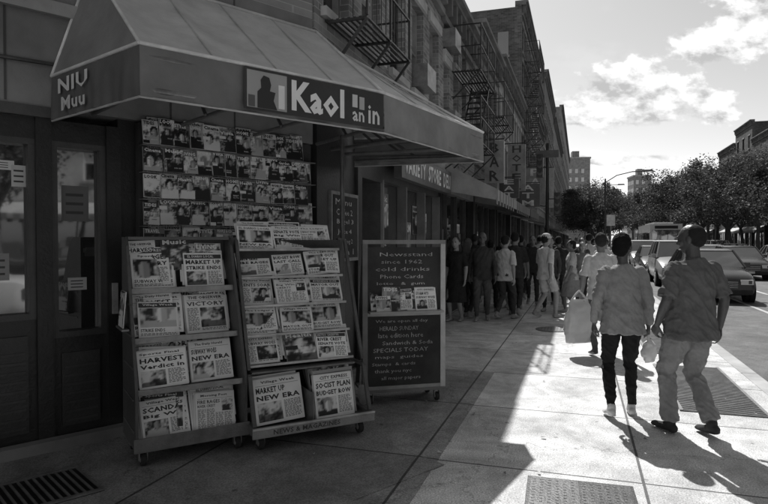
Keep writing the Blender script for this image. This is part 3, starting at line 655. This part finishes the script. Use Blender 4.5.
def human(name,x,y,heading,H=1.75,step=.15,build=1.0,belly=0,sex='m',hair='short',sleeve='short',bottom='trousers',cols=None,headyaw=0,headpitch=0,arms=None,curls=(.35,.35),vox=.012,lean=0,stance=.1,seed=0,phase=1,bag=None,hat=False,loose=1.0,fold=1.0,headscale=1.05,waist=0,slv=1.0):
    B=Body();c=dict(skin=.2,hair=.02,shirt=.3,pants=.05,shoe=.3,eye=.02,lip=.12,sole=.5,bag=.05);c.update(cols or {})
    f=(sex=='f');sw=(.170 if f else .192)*build
    drop=.02+step*step*.35;hipz=.93-drop
    for sgn in(-1,1):
        fy=step*sgn*phase;lift=.0 if fy>=0 else min(.09,-fy*.35)
        hip=V((sgn*.085,0,hipz));ank=V((sgn*stance,fy,.085+lift));kn=ik(hip,ank,.435,.425,(sgn*.08,1,0))
        if bottom=='shorts':
            B.tube('skin',[hip,kn,kn.lerp(ank,.35),ank],[.075,.056,.055,.036]);k2=hip.lerp(kn,.85)
            B.tube('pants',[hip+V((0,-.01,.03)),hip.lerp(kn,.5),k2],[.094*build,.09,.088],round_ends=False)
        elif bottom=='skirt':
            B.tube('skin',[hip,kn,kn.lerp(ank,.35),ank],[.075,.054,.052,.034])
        else:
            q=loose
            B.tube('pants',[hip+V((0,-.012,.02)),hip.lerp(kn,.4)+V((0,.003,0)),kn,kn.lerp(ank,.35)+V((0,-.014,0)),kn.lerp(ank,.97)],[.094*build,.088*build*q,.063*q,.061*q,(.043 if q<=1 else .062*q)],round_ends=False)
            B.tube('skin',[kn.lerp(ank,.8),ank],[.036,.034])
        def sp(dy,dz):
            return V((ank.x+sgn*.02*(dy/.15 if dy>0 else 0),ank.y+dy,max(.032,ank.z+dz-(lift*min(1,max(0,(dy+.05)/.18))))))
        B.tube('shoe',[sp(-.045,-.045),sp(.02,-.04),sp(.09,-.05),sp(.165,-.056)],[(.036,.038),(.04,.04),(.044,.03),(.036,.022)])
        B.tube('shoe',[ank+V((0,-.01,.0)),ank+V((0,.0,-.04))],[.04,.042])
        B.tube('sole',[sp(-.05,-.07),sp(.06,-.07),sp(.165,-.07)],[(.040,.014),(.046,.014),(.040,.013)])
    B.rings('pants',[(V((0,0,hipz-.09)),V((.12*build,0,0)),V((0,.08,0))),(V((0,-.01,hipz-.03)),V((.155*build,0,0)),V((0,.115*build,0))),(V((0,-.015,hipz+.05)),V((.158*build,0,0)),V((0,.118*build,0))),(V((0,0,hipz+.15)),V((.138*build,0,0)),V((0,.10,0)))],20,2.3)
    for sgn in(-1,1):B.ell('pants',(sgn*.07*build,-.055,hipz-.0),(.082*build,.085,.10))
    if bottom=='skirt':
        B.rings('pants',[(V((0,0,hipz+.12)),V((.14,0,0)),V((0,.11,0))),(V((0,-.01,hipz)),V((.19,0,0)),V((0,.155,0))),(V((0,0,.62)),V((.2,0,0)),V((0,.18+step*.3,0))),(V((0,0,.40)),V((.23,0,0)),V((0,.2+step*.5,0)))],22)
    dz=-drop;ln=V((0,lean,0));wa=waist
    def T(z,yo,rx,ry):return (V((0,yo,z+dz))+ln*max(0,(z-.95)/.5),V((rx*build,0,0)),V((0,ry*build,0)))
    if f: tor=[T(.82,-.015,.188,.152),T(.83,-.015,.191,.155),T(.92,-.012,.184,.148),T(1.0,-.004,.160+wa*.8,.126+wa),T(1.08,0,.140+wa,.110+wa),T(1.2,.003,.145+wa*.8,.115+wa*.8),T(1.29,.008,.158,.126),T(1.36,0,.160,.108),T(1.41,-.01,.128,.084),T(1.44,-.014,.085,.068),T(1.462,-.014,.06,.058)]
    else: tor=[T(.82,-.008,.185,.152+belly*.2),T(.83,-.008,.187,.153+belly*.2),T(.95,-.004+belly*.4,.18,.14+belly*.5),T(1.06,belly*.5,.170,.13+belly*.7),T(1.18,.003+belly*.35,.172,.128+belly*.4),T(1.30,.0,.186,.130),T(1.37,-.008,.182,.115),T(1.42,-.015,.142,.09),T(1.45,-.018,.095,.074),T(1.475,-.018,.066,.064)]
    B.rings('shirt',tor,26,2.3)
    for sgn in(-1,1):
        sh=V((sgn*(sw-.022),-.012,1.395+dz))+ln
        B.ell('shirt',sh+V((-sgn*.008,0,-.005)),(.058*build,.06*build,.06))
        ad=(arms or {}).get(sgn)
        if ad:el=sh+V(ad[0]);wr=el+V(ad[1])
        else:
            sw_=-.35*step*sgn*phase*1.4;el=sh+V((sgn*.07,-.02+sw_,-.27));wr=el+V((sgn*.01,.06+sw_*.6,-.235))
        if sleeve=='short':
            B.tube('skin',[sh,el,wr],[.046*build,.04,.027]);B.tube('shirt',[sh,sh.lerp(el,.4),sh.lerp(el,.9)],[.057*build,.061*build,.068*build],round_ends=False)
            mid=el.lerp(wr,.28);B.tube('skin',[el,mid,wr],[.038,.042,.026])
        else:
            B.tube('shirt',[sh,sh.lerp(el,.5),el,el.lerp(wr,.4),el.lerp(wr,.96)],[.055*build*slv,.052*build*slv,.046*slv,.045*slv,.036*slv],round_ends=False);B.tube('skin',[el.lerp(wr,.8),wr],[.027,.026])
        d=(wr-el).normalized();hand(B,wr+d*.01,d,(-sgn,.15,0),(-1 if sgn>0 else 1),curls[0 if sgn<0 else 1])
    hc=V((0,.015,1.63+dz))+ln*1.1
    B.tube('skin',[V((0,-.02,1.41+dz))+ln,V((0,-.010,1.5+dz))+ln*1.05,hc+V((0,-.015,-.06))],[.062 if not f else .052,.055 if not f else .045,.054 if not f else .048])
    HM=Matrix.Translation(hc)@Matrix.Rotation(math.radians(headyaw),4,'Z')@Matrix.Rotation(math.radians(headpitch),4,'X')@Matrix.Scale(headscale,4)@Matrix.Translation(-hc)
    def e(l,o,r,**k):B.ell(l,hc+V(o),r,HM,**k)
    e('skin',(0,-.005,.02),(.074,.094,.095));e('skin',(0,.02,-.045),(.058,.068,.066));e('skin',(0,.045,-.085),(.032,.032,.026));e('skin',(0,.035,.02),(.06,.058,.07))
    e('skin',(0,.098,-.022),(.0125,.018,.018));e('skin',(0,.090,.005),(.009,.012,.028));e('skin',(0,.078,.028),(.05,.014,.010))
    for q in(-1,1):
        e('skin',(q*.077,-.008,-.012),(.010,.019,.031));e('eye',(q*.031,.082,.006),(.012,.009,.0065));e('hair',(q*.032,.088,.027),(.018,.006,.004))
        e('skin',(q*.04,.062,-.03),(.02,.02,.02))
    e('lip',(0,.083,-.062),(.024,.009,.008))
    if hair!='bald':
        e('hair',(0,-.022,.034),(.080,.094,.090));e('hair',(0,-.045,.0),(.074,.070,.070));
        if hair!='short' or f:e('hair',(0,-.06,-.02),(.074,.055,.07))
    else:e('stub',(0,-.024,.022),(.0762,.0925,.09));e('stub',(0,-.05,-.01),(.07,.062,.06))
    if hair=='long':
        a=[hc+V((0,-.06,.02)),hc+V((0,-.085,-.1)),hc+V((0,-.1,-.2)),hc+V((0,-.1,-.29))];B.tube('hair',a,[(.08,.06),(.09,.04),(.09,.03),(.06,.02)])
    if hair=='bun':e('hair',(0,-.11,.06),(.04,.04,.04))
    if hair=='curly':
        rr=random.Random(3)
        for k in range(170):
            u=rr.uniform(-1,1);t=rr.uniform(math.pi*.95,math.pi*2.05);q=math.sqrt(1-u*u);pz=u*.09+.02
            if pz<-.05:continue
            e('hair',(math.cos(t)*q*.074,math.sin(t)*q*.082-.018,pz+.008),(.013,.013,.013),n=8,m=6)
    if hat:
        e('hat',(0,-.008,.055),(.085,.1,.075));e('hat',(0,.07,.045),(.065,.085,.008))
    if bag=='shoulder':
        B.ell('bag',(sw+.05,-.02,1.0),(.05,.13,.14));B.tube('bag',[V((sw+.02,-.05,1.08)),V((sw-.01,-.08,1.3)),V((sw-.05,0,1.46+dz)),V((sw-.01,.07,1.3)),V((sw+.02,.04,1.08))],[.012]*5,n=6)
    if bag=='pack':
        B.rings('bag',[(V((0,-.19,1.0)),V((.13,0,0)),V((0,.05,0))),(V((0,-.21,1.03)),V((.16,0,0)),V((0,.09,0))),(V((0,-.2,1.3)),V((.15,0,0)),V((0,.08,0))),(V((0,-.17,1.42)),V((.1,0,0)),V((0,.04,0)))],16,3)
    me=bpy.data.meshes.new('tmp');me.from_pydata([tuple(p) for p in B.v],[],B.f);o=bpy.data.objects.new('tmp',me);scene.collection.objects.link(o)
    md=o.modifiers.new('r','REMESH');md.mode='VOXEL';md.voxel_size=vox;md2=o.modifiers.new('s','SMOOTH');md2.factor=.5;md2.iterations=2 
    dg=bpy.context.evaluated_depsgraph_get();res=bpy.data.meshes.new_from_object(o.evaluated_get(dg));bpy.data.objects.remove(o)
    tree=BVHTree.FromPolygons([tuple(p) for p in B.v],B.f)
    lab=[];nm=[v.normal.copy() for v in res.vertices];newc=[]
    for v,nn in zip(res.vertices,nm):
        h=tree.find_nearest(v.co);l=B.l[h[2]] if h[2] is not None else 'shirt';lab.append(l);p=v.co.copy()
        if l in('shirt','pants','bag'):
            q=V((p.x*7+seed,p.y*7,p.z*(9 if l=='shirt' else 10)+p.x*9));k=1-abs(noise.noise(q))*2.4;k2=1-abs(noise.noise(q*2.2))*2
            am=fold*(1.0 if l=='shirt' else (1.2 if (p.z<.3 or .42<p.z<.6) else .7))
            p+=nn*((k*.009+k2*.005)*am-.007*am)
        elif l=='hair':p+=nn*noise.noise(p*60)*.004
        if p.z<.004:p.z=.004
        newc.append(p)
    s=H/1.75
    for v,p in zip(res.vertices,newc):v.co=p*s
    vals=[]
    c.setdefault('hat',.5);c.setdefault('stub',c['skin']*.5)
    for l in lab:vals+=[c[l]]*3+[1]
    at=res.color_attributes.new('Col','FLOAT_COLOR','POINT');at.data.foreach_set('color',vals)
    res.materials.clear();res.materials.append(MATS['cloth']);res.materials.append(MATS['skin'])
    res.polygons.foreach_set('material_index',[1 if lab[p.vertices[0]] in('skin','lip','eye') else 0 for p in res.polygons]);res.shade_smooth();res.update()
    ob=bpy.data.objects.new(name,res);scene.collection.objects.link(ob);ob.matrix_world=frame(x,y,heading);res.name=name
    return ob
WH={-1:((-.07,-.035,-.26),(-.015,.08,-.23)),1:((.065,-.035,-.26),(.01,.05,-.235))}
human('woman_walking',2.15,5.40,-12,1.68,step=.10,build=1.06,sex='f',hair='curly',sleeve='long',cols=dict(shirt=.32,pants=.02,shoe=.6,sole=.75,skin=.10,hair=.012),headyaw=-28,arms=WH,curls=(.5,1.1),vox=.0065,seed=4,stance=.105,loose=.95,fold=1.25,waist=.022,slv=1.1)
MH={-1:((-.08,-.02,-.255),(.02,.13,-.205)),1:((.08,-.05,-.255),(.01,.06,-.235))}
human('man_walking',2.52,4.90,14,1.75,step=.10,build=1.08,belly=.08,sex='m',hair='bald',sleeve='short',cols=dict(shirt=.14,pants=.26,shoe=.05,sole=.03,skin=.09,stub=.025,hair=.02),headyaw=30,headpitch=-6,arms=MH,curls=(.5,.5),vox=.0065,seed=9,phase=-1,stance=.115,loose=1.15,fold=1.45)
BH={-1:((-.07,-.02,-.27),(-.02,.04,-.24)),1:((.06,.0,-.27),(.02,.06,-.24))}
human('pedestrian',3.0,8.3,-6,1.72,step=.13,sex='m',hair='short',cols=dict(shirt=.65,pants=.12,shoe=.1,skin=.25,hair=.04),arms=BH,curls=(1.2,.4),vox=.009,seed=12)
def carrier(name,x,y,ztop,w,h,rot,col=.6,seed=0):
    g=MB();n=40;m=24;vs=[];fs=[]
    for j in range(m+1):
        t=j/m;z=h*t
        a=w/2*(.88+.14*math.sin(math.pi*min(1,t*1.25))-.25*max(0,t-.7)/.3);b=w*.24*(math.sin(math.pi*min(1,.12+t*.95))**.6+.06)
        for k in range(n):
            an=2*math.pi*k/n;ca,sa=math.cos(an),math.sin(an);p=V((a*math.copysign(abs(ca)**.6,ca),b*sa,z));q=p*9+V((seed,0,0))
            r=(1-abs(noise.noise(V((q.x*1.5,q.y*1.5,q.z*.6))))*2)*.022+(1-abs(noise.noise(q*2.6))*2)*.010-.012;p+=V((ca,sa,0))*r;vs.append(p)
    fs=[(j*n+k,j*n+(k+1)%n,(j+1)*n+(k+1)%n,(j+1)*n+k) for j in range(m) for k in range(n)]+[tuple(range(n-1,-1,-1))]
    g.raw(vs,fs,'paper',col)
    for s in(-1,1):
        for a,b in(((s*w*.28,0,h-.01),(s*w*.13,.0,h+.07)),((s*w*.13,.0,h+.07),(0,0,h+.12))):g.cyl(a,b,.012,'paper',col,n=6)
    return g.build(name,frame(x,y,rot,ztop-h-.12),smooth=70)
carrier('shopping_bag',2.70,8.28,.90,.42,.60,15,.65,3)
carrier('shopping_bag',2.385,5.38,.83,.2,.2,60,.8,8)
protos=[
 dict(sex='f',hair='long',sleeve='short',bottom='skirt',cols=dict(shirt=.03,pants=.03,skin=.35,hair=.05),step=.05),
 dict(sex='f',hair='bun',sleeve='long',bottom='trousers',cols=dict(shirt=.08,pants=.03,skin=.25),step=.12,bag='shoulder'),
 dict(sex='m',hair='short',sleeve='short',bottom='trousers',cols=dict(shirt=.6,pants=.06,skin=.3),step=.16),
 dict(sex='m',hair='short',sleeve='short',bottom='shorts',cols=dict(shirt=.65,pants=.5,skin=.3,hat=.6),step=.18,hat=True),
 dict(sex='f',hair='long',sleeve='short',bottom='trousers',cols=dict(shirt=.2,pants=.05,skin=.35,hair=.12),step=.15,phase=-1),
 dict(sex='m',hair='bald',sleeve='long',bottom='trousers',cols=dict(shirt=.06,pants=.1,skin=.12),step=.1,bag='pack'),
 dict(sex='f',hair='short',sleeve='short',bottom='skirt',cols=dict(shirt=.5,pants=.25,skin=.15),step=.12,bag='shoulder'),
 dict(sex='m',hair='short',sleeve='short',bottom='trousers',cols=dict(shirt=.04,pants=.05,skin=.2),step=.2,phase=-1),
]
crowd=[(0,1.42,11.8,150,1.68),(4,1.72,12.3,-30,1.66),(5,1.95,11.9,170,1.78),(1,2.35,13.2,-20,1.62),(7,2.75,12.6,-20,1.8),(0,2.85,14.3,140,1.66),(2,3.05,13.9,160,1.74),(3,3.32,12.3,-60,1.76),(6,4.1,13.1,80,1.62),(7,4.25,14.6,-10,1.72),(4,4.7,14.2,170,1.58),(1,5.15,15.6,170,1.68),(2,5.6,16.4,-18,1.8),
 (5,3.6,18,-18,1.75),(0,4.4,19,160,1.65),(3,5.2,20,-18,1.78),(6,5.9,21,165,1.64),(7,6.5,22.5,-18,1.72),(2,5.0,24,160,1.75),(4,7.6,25,-18,1.66),(5,6.9,28,165,1.77),(1,8.8,30,-18,1.66),(2,8.6,33,160,1.75),(7,9.6,27.5,-18,1.7),(0,2.9,17.4,100,1.6),(4,1.95,14.2,60,1.65),
 (7,3.7,14.9,165,1.74),(5,2.3,15.2,-20,1.78),(7,3.7,16.2,-18,1.76),(4,4.0,17.2,-18,1.63),(7,4.9,17.6,160,1.78),(5,4.45,16.2,-25,1.8),(0,5.3,18.4,-18,1.66),(1,4.3,21.5,-18,1.68),(7,4.9,26.5,165,1.74),(5,6.2,24,-18,1.75),(3,4.75,12.9,-30,1.7),(0,6.3,18.5,-18,1.62),(2,6.9,20.5,170,1.77),(1,3.75,13.5,150,1.7),(2,2.45,12.1,-40,1.72),(6,6.1,17.2,170,1.6)]
cache={}
for i,(k,x,y,hd,H) in enumerate(crowd):
    if k not in cache:
        cache[k]=human('pedestrian',x,y,hd,1.75,vox=.0125,seed=i*3.1,**protos[k]);o=cache[k]
    else:
        o=bpy.data.objects.new('pedestrian',cache[k].data);scene.collection.objects.link(o)
    o.matrix_world=frame(x,y,hd)@Matrix.Scale(H/1.75,4)
# ------------------------------------------------------------------ cars
def car(name,x,y,rot,col,suv=False):
    em=empty(name,ST@frame(x,y,rot)@Matrix.Translation((0,0,-.139)));g=MB();up_=.12 if suv else 0
    S=[(0,.32,.56,.70),(.06,.24,.66,.80),(.35,.2,.78,.87),(.9,.2,.88,.9),(1.35,.2,.96,.91),(2.3,.2,.97,.92),(3.3,.2,.98,.91),(3.95,.2,1.0,.9),(4.4,.24,.98,.86),(4.58,.3,.9,.78),(4.62,.36,.7,.74)]
    rings=[];n=0
    for sx,zb,zt,w in S:
        zt+=up_;h=zt-zb
        half=[(w*.8,zb),(w*.96,zb+h*.15),(w,zb+h*.4),(w*.985,zb+h*.7),(w*.93,zb+h*.93),(w*.8,zt),(w*.4,zt+.025)]
        ring=half+[(-a,c) for a,c in reversed(half)];n=len(ring);rings.append([(sx,a,c) for a,c in ring])
    vs=[p for r in rings for p in r];m=len(rings)
    fs=[(j*n+k,j*n+(k+1)%n,(j+1)*n+(k+1)%n,(j+1)*n+k) for j in range(m-1) for k in range(n)]+[tuple(range(n)),tuple(range(m*n-1,(m-1)*n-1,-1))]
    g.raw(vs,fs,'carpaint',col)
    zb=.95+up_;zr=1.42+up_*2.2;xr=4.3 if suv else 3.9
    b0,b1=1.3,xr;t0,t1=2.0,(4.0 if suv else 3.25);wb,wt=.84,.66
    lo=[(b0,-wb,zb),(b0,wb,zb),(b1,wb,zb),(b1,-wb,zb)];hi=[(t0,-wt,zr),(t0,wt,zr),(t1,wt,zr),(t1,-wt,zr)]
    g.raw(lo+hi,[(0,1,5,4),(1,2,6,5),(2,3,7,6),(3,0,4,7)],'glass',.02)
    g.raw([(t0-.03,-wt,zr),(t0-.03,wt,zr),(t1+.03,wt,zr),(t1+.03,-wt,zr),(t0+.2,-wt*.85,zr+.05),(t0+.2,wt*.85,zr+.05),(t1-.15,wt*.85,zr+.05),(t1-.15,-wt*.85,zr+.05)],[(4,5,6,7),(0,1,5,4),(1,2,6,5),(2,3,7,6),(3,0,4,7)],'carpaint',col)
    for s in(-1,1):
        for f in(0,.42,.72,1):
            a=V((b0+(b1-b0)*f,s*wb,zb));c=V((t0+(t1-t0)*f,s*wt,zr));g.bar(a,c,.055,'carpaint',col)
        g.bar((b0,s*wb,zb),(b1,s*wb,zb),.04,'carpaint',col)
        g.box(1.45,1.6,s*.92-.08,s*.92+.08,zb,zb+.13,'carpaint',col)
        ya,yb=sorted((s*.44,s*.74));g.box(-.02,.12,ya,yb,.53+up_,.66+up_,'carpaint',.75);g.box(-.024,-.0205,ya+.04,yb-.18,.55+up_,.64+up_,'matte',.1)
        g.box(4.55,4.625,s*.7-.13,s*.7+.1,.62+up_,.8+up_,'carpaint',.12)
        for wx in(.85,3.65):
            g.cyl((wx,s*.80,.32),(wx,s*.925,.32),.37,'matte',.008,n=24);g.cyl((wx,s*.7,.315),(wx,s*.935,.315),.315,'matte',.02,n=24);g.cyl((wx,s*.93,.315),(wx,s*.945,.315),.2,'metal',.5,n=16);g.cyl((wx,s*.944,.315),(wx,s*.95,.315),.06,'metal',.2,n=10)
        g.box(2.15,2.3,s*.93-.01,s*.93+.01,.78+up_,.81+up_,'metal',.4)
    g.box(-.02,.03,-.38,.38,.42+up_,.62+up_,'matte',.015)
    for k in range(4):g.box(-.03,-.021,-.37,.37,.44+up_+k*.05,.455+up_+k*.05,'metal',.6)
    g.box(-.03,.05,-.72,.72,.26,.38,'matte',.03);g.box(-.045,-.031,-.16,.16,.3,.4,'paint',.7);g.box(4.6,4.64,-.16,.16,.5,.62,'paint',.6)
    g.build('car_body',parent=em,smooth=38)
car('parked_car',12.6,-6.35,0,.03);car('car',23.5,-9.6,0,.05);car('parked_car',18.2,-6.3,0,.4,True);car('parked_car',24.2,-6.25,0,.12);car('parked_car',31,-6.3,0,.5,True);car('parked_car',37,-6.3,0,.05)
car('car',31,-9.8,0,.45);car('car',38,-9.6,0,.03,True);car('car',29,-13,0,.3);car('parked_car',44,-14,0,.06);car('parked_car',50,-14,0,.5,True);car('parked_car',56,-14,0,.1);car('parked_car',62,-14,0,.3);car('parked_car',43.5,-6.3,0,.2,True);car('parked_car',50,-6.3,0,.05)
car('car',66,-11.5,0,.4);car('parked_car',-6,-14,0,.2);car('parked_car',2,-14,0,.06,True);car('parked_car',9,-14,0,.4);car('parked_car',22,-14,0,.1);car('car',-9,-7.2,0,.5)
em=empty('bus',ST@frame(50,-9.6,0)@Matrix.Translation((0,0,-.139)));g=MB()
g.box(0,11,-1.25,1.25,.35,3.1,'carpaint',.65);g.box(-.02,-.003,-1.1,1.1,1.3,2.6,'glass',.03);g.box(.5,10.6,1.252,1.26,1.4,2.4,'glass',.03);g.box(.5,10.6,-1.26,-1.252,1.4,2.4,'glass',.03)
g.box(-.03,-.004,-.9,.9,2.7,2.95,'matte',.03);g.box(-.08,-.004,-1.2,1.2,.35,.6,'matte',.1);g.box(2,9,-.8,.8,3.101,3.3,'carpaint',.6)
for s in(-1,1):
    g.box(-.03,-.004,s*.95-.15,s*.95+.15,.75,.95,'glass',.6);g.bar((0,s*1.25,2.4),(-.35,s*1.5,2.3),.05,'metal',.05);g.box(-.4,-.3,s*1.5-.1,s*1.5+.1,1.9,2.3,'matte',.04)
    for wx in(2,8.4):g.cyl((wx,s*1.0,.48),(wx,s*1.27,.48),.48,'matte',.02,n=20);g.cyl((wx,s*1.27,.48),(wx,s*1.285,.48),.25,'metal',.4,n=16)
g.build('bus_body',parent=em,bevel=.08)
# ------------------------------------------------------------------ trees
def tree_mesh(seed,h,rad,nl):
    r=random.Random(seed);g=MB();th=h*.3
    def branch(a,b,r0,r1):
        m=a.lerp(b,.5)+V((r.uniform(-.1,.1),r.uniform(-.1,.1),.05))*(b-a).length*.5;g.cyl(a,m,r0,'bark',.09,n=7,r2=(r0+r1)/2);g.cyl(m,b,(r0+r1)/2,'bark',.09,n=7,r2=r1);return m
    top=V((r.uniform(-.2,.2),r.uniform(-.2,.2),th));branch(V((0,0,-.14)),top,.17,.13)
    cl=[]
    for k in range(7):
        a=k*2*math.pi/7+r.uniform(-.3,.3);rr=rad*r.uniform(.35,.6);e=V((math.cos(a)*rr,math.sin(a)*rr,h*r.uniform(.5,.72)));m=branch(top,e,.09,.035)
        for q in range(5):
            e2=e+V((r.uniform(-1,1)*rad*.5,r.uniform(-1,1)*rad*.5,r.uniform(-.14,.28)*h));branch(e,e2,.03,.01);cl.append((e2,r.uniform(.45,.95)*rad*.36))
    for q in range(8):cl.append((V((r.uniform(-.5,.5)*rad,r.uniform(-.5,.5)*rad,h*r.uniform(.6,.95))),rad*.3))
    per=nl//len(cl)
    for c,s in cl:
        shade=r.uniform(.6,1.5)
        for i in range(per):
            d=V((r.gauss(0,1),r.gauss(0,1),r.gauss(0,.75)));d=d.normalized()*s*r.uniform(.35,1.05);p=c+d
            a=V((r.uniform(-1,1),r.uniform(-1,1),r.uniform(-.6,.6))).normalized();b=a.orthogonal().normalized();b=(b*math.cos(i)+a.cross(b)*math.sin(i));k=r.uniform(.06,.12)
            g.poly([p-a*k,p-b*k*.6,p+a*k,p+b*k*.6],'leaf',.08*shade*r.uniform(.7,1.3))
    o=g.build('tree');return o
T=[tree_mesh(1,7.6,3.2,11000),tree_mesh(5,8.6,3.6,13000),tree_mesh(9,6.8,2.9,10000)]
spots=[(0,45,-16.5,1.1),(1,52,-17,1.1),(2,58,-16,1.25),(0,64,-17,1.3),(1,71,-16.5,1.25),(2,77,-17,1.5),(0,84,-16,1.45),(1,92,-17,1.35),(2,100,-16,1.6),(0,108,-17,1.5),(1,118,-16,1.4),(2,128,-17,1.7),(0,140,-15,1.6),(1,155,-15,1.5),(1,62,-21,1.15),(0,75,-21,1.3),(2,50,-21,1.2),(1,88,-21,1.3),(0,38,-17,1.1),(2,30,-17,1),(1,22,-17,1),(0,12,-17,1),(2,2,-17,1),(1,-8,-17,1),(0,-20,-17,1),
 (2,46,-3.9,.85),(0,56,-3.9,.9),(1,66,-3.9,.95),(2,76,-3.9,1.2),(0,88,-3.9,1.2),(1,100,-3.9,1.2),(1,115,-4,1.3),(0,130,-5,1.4),(2,150,-7,1.6),(0,165,-10,1.6),(1,175,-13,1.6),(2,170,-4,1.6)]
used=set()
for i,(k,x,y,s) in enumerate(spots):
    if k in used:o=bpy.data.objects.new('tree',T[k].data);scene.collection.objects.link(o)
    else:o=T[k];used.add(k)
    o.matrix_world=ST@frame(x,y,i*67)@Matrix.Scale(s,4)
# ------------------------------------------------------------------ sky
w=bpy.data.worlds.new('World');scene.world=w;w.use_nodes=True;nt=w.node_tree;N=nt.nodes;Lk=nt.links
bg=N['Background'];sky=N.new('ShaderNodeTexSky');sky.sky_type='NISHITA';sky.sun_disc=False
sky.sun_elevation=math.radians(SUN_EL);sky.sun_rotation=math.radians(SUN_AZ);sky.dust_density=.7;sky.ozone_density=1.2
sc=N.new('ShaderNodeSeparateColor');Lk.new(sky.outputs[0],sc.inputs[0])   # panchromatic film behind an orange filter
def M_(op,a,b=None,c=None,clamp=False):
    q=N.new('ShaderNodeMath');q.operation=op;q.use_clamp=clamp
    for i,s in enumerate((a,b,c)):
        if s is None:continue
        if isinstance(s,(int,float)):q.inputs[i].default_value=s
        else:Lk.new(s,q.inputs[i])
    return q.outputs[0]
film=M_('ADD',M_('MULTIPLY',sc.outputs[0],.62),M_('MULTIPLY',sc.outputs[1],.38))
tc=N.new('ShaderNodeTexCoord');sp=N.new('ShaderNodeSeparateXYZ');Lk.new(tc.outputs['Generated'],sp.inputs[0])
yy=M_('MAXIMUM',sp.outputs[1],.05);px=M_('DIVIDE',sp.outputs[0],yy);pz=M_('DIVIDE',sp.outputs[2],yy)
cbx=N.new('ShaderNodeCombineXYZ');Lk.new(px,cbx.inputs[0]);Lk.new(M_('MULTIPLY',pz,1.5),cbx.inputs[1])
def nz(scale,off=0,det=5,ro=.6):
    n=N.new('ShaderNodeTexNoise');n.inputs['Scale'].default_value=scale;n.inputs['Detail'].default_value=det;n.inputs['Roughness'].default_value=ro
    a=N.new('ShaderNodeVectorMath');a.inputs[1].default_value=(0,off,0);Lk.new(cbx.outputs[0],a.inputs[0]);Lk.new(a.outputs[0],n.inputs['Vector']);return n.outputs['Fac']
blobs=[(.40,.218,.115,.034),(.435,.25,.075,.048),(.385,.24,.06,.038),(.34,.20,.05,.015),(.55,.222,.045,.032),(.64,.36,.09,.06),(.60,.335,.05,.04),(.52,.32,.05,.036),(.9,.4,.15,.08),(-.1,.45,.2,.08),(.36,.135,.12,.010),(.50,.12,.1,.008)]
field=None
for cx,cz,rx,rz in blobs:
    a=M_('DIVIDE',M_('SUBTRACT',px,cx),rx);c=M_('DIVIDE',M_('SUBTRACT',pz,cz),rz)
    d=M_('SUBTRACT',1,M_('SQRT',M_('ADD',M_('MULTIPLY',a,a),M_('MULTIPLY',c,c))))
    field=d if field is None else M_('SMOOTH_MAX',field,d,.3)
field=M_('MAXIMUM',field,-1.5)
n1=nz(13);dens=M_('ADD',field,M_('MULTIPLY',M_('SUBTRACT',n1,.46),2.5))
cov=N.new('ShaderNodeMapRange');cov.interpolation_type='SMOOTHSTEP';cov.inputs['From Min'].default_value=-.1;cov.inputs['From Max'].default_value=.3;Lk.new(dens,cov.inputs['Value'])
n2=nz(13,.035);lit=N.new('ShaderNodeMapRange');lit.inputs['From Min'].default_value=-.14;lit.inputs['From Max'].default_value=.10;lit.inputs['To Min'].default_value=3.8;lit.inputs['To Max'].default_value=8.0
Lk.new(M_('SUBTRACT',n1,n2),lit.inputs['Value'])
nh=nz(3,3,4,.55);hz=N.new('ShaderNodeMapRange');hz.inputs['From Min'].default_value=.5;hz.inputs['From Max'].default_value=.8;hz.inputs['To Max'].default_value=.3;Lk.new(nh,hz.inputs['Value'])
cv=M_('MAXIMUM',cov.outputs[0],hz.outputs[0])
up2=M_('GREATER_THAN',sp.outputs[2],0);cv=M_('MULTIPLY',cv,M_('MULTIPLY',up2,M_('GREATER_THAN',sp.outputs[1],.06)))
mx=N.new('ShaderNodeMix');mx.data_type='FLOAT';Lk.new(cv,mx.inputs[0]);Lk.new(film,mx.inputs[2]);Lk.new(lit.outputs[0],mx.inputs[3])
Lk.new(mx.outputs[0],bg.inputs[0]);bg.inputs[1].default_value=.15
sd=bpy.data.lights.new('sun','SUN');sd.energy=5.0;sd.angle=math.radians(.5);sd.color=(1,.995,.985);so=bpy.data.objects.new('sun',sd);scene.collection.objects.link(so)
e=math.radians(SUN_EL);a=math.radians(SUN_AZ);so.rotation_euler=V((math.sin(a)*math.cos(e),math.cos(a)*math.cos(e),math.sin(e))).to_track_quat('Z','Y').to_euler()
# ------------------------------------------------------------------ camera
cd=bpy.data.cameras.new('camera');cd.lens=28.1;cd.sensor_width=36;cd.clip_end=3000;co=bpy.data.objects.new('camera',cd);scene.collection.objects.link(co)
co.location=(0,0,1.6);co.rotation_euler=(math.radians(90-1.15),0,0);scene.camera=co
scene.view_settings.view_transform='Standard';scene.view_settings.look='None';scene.view_settings.exposure=0
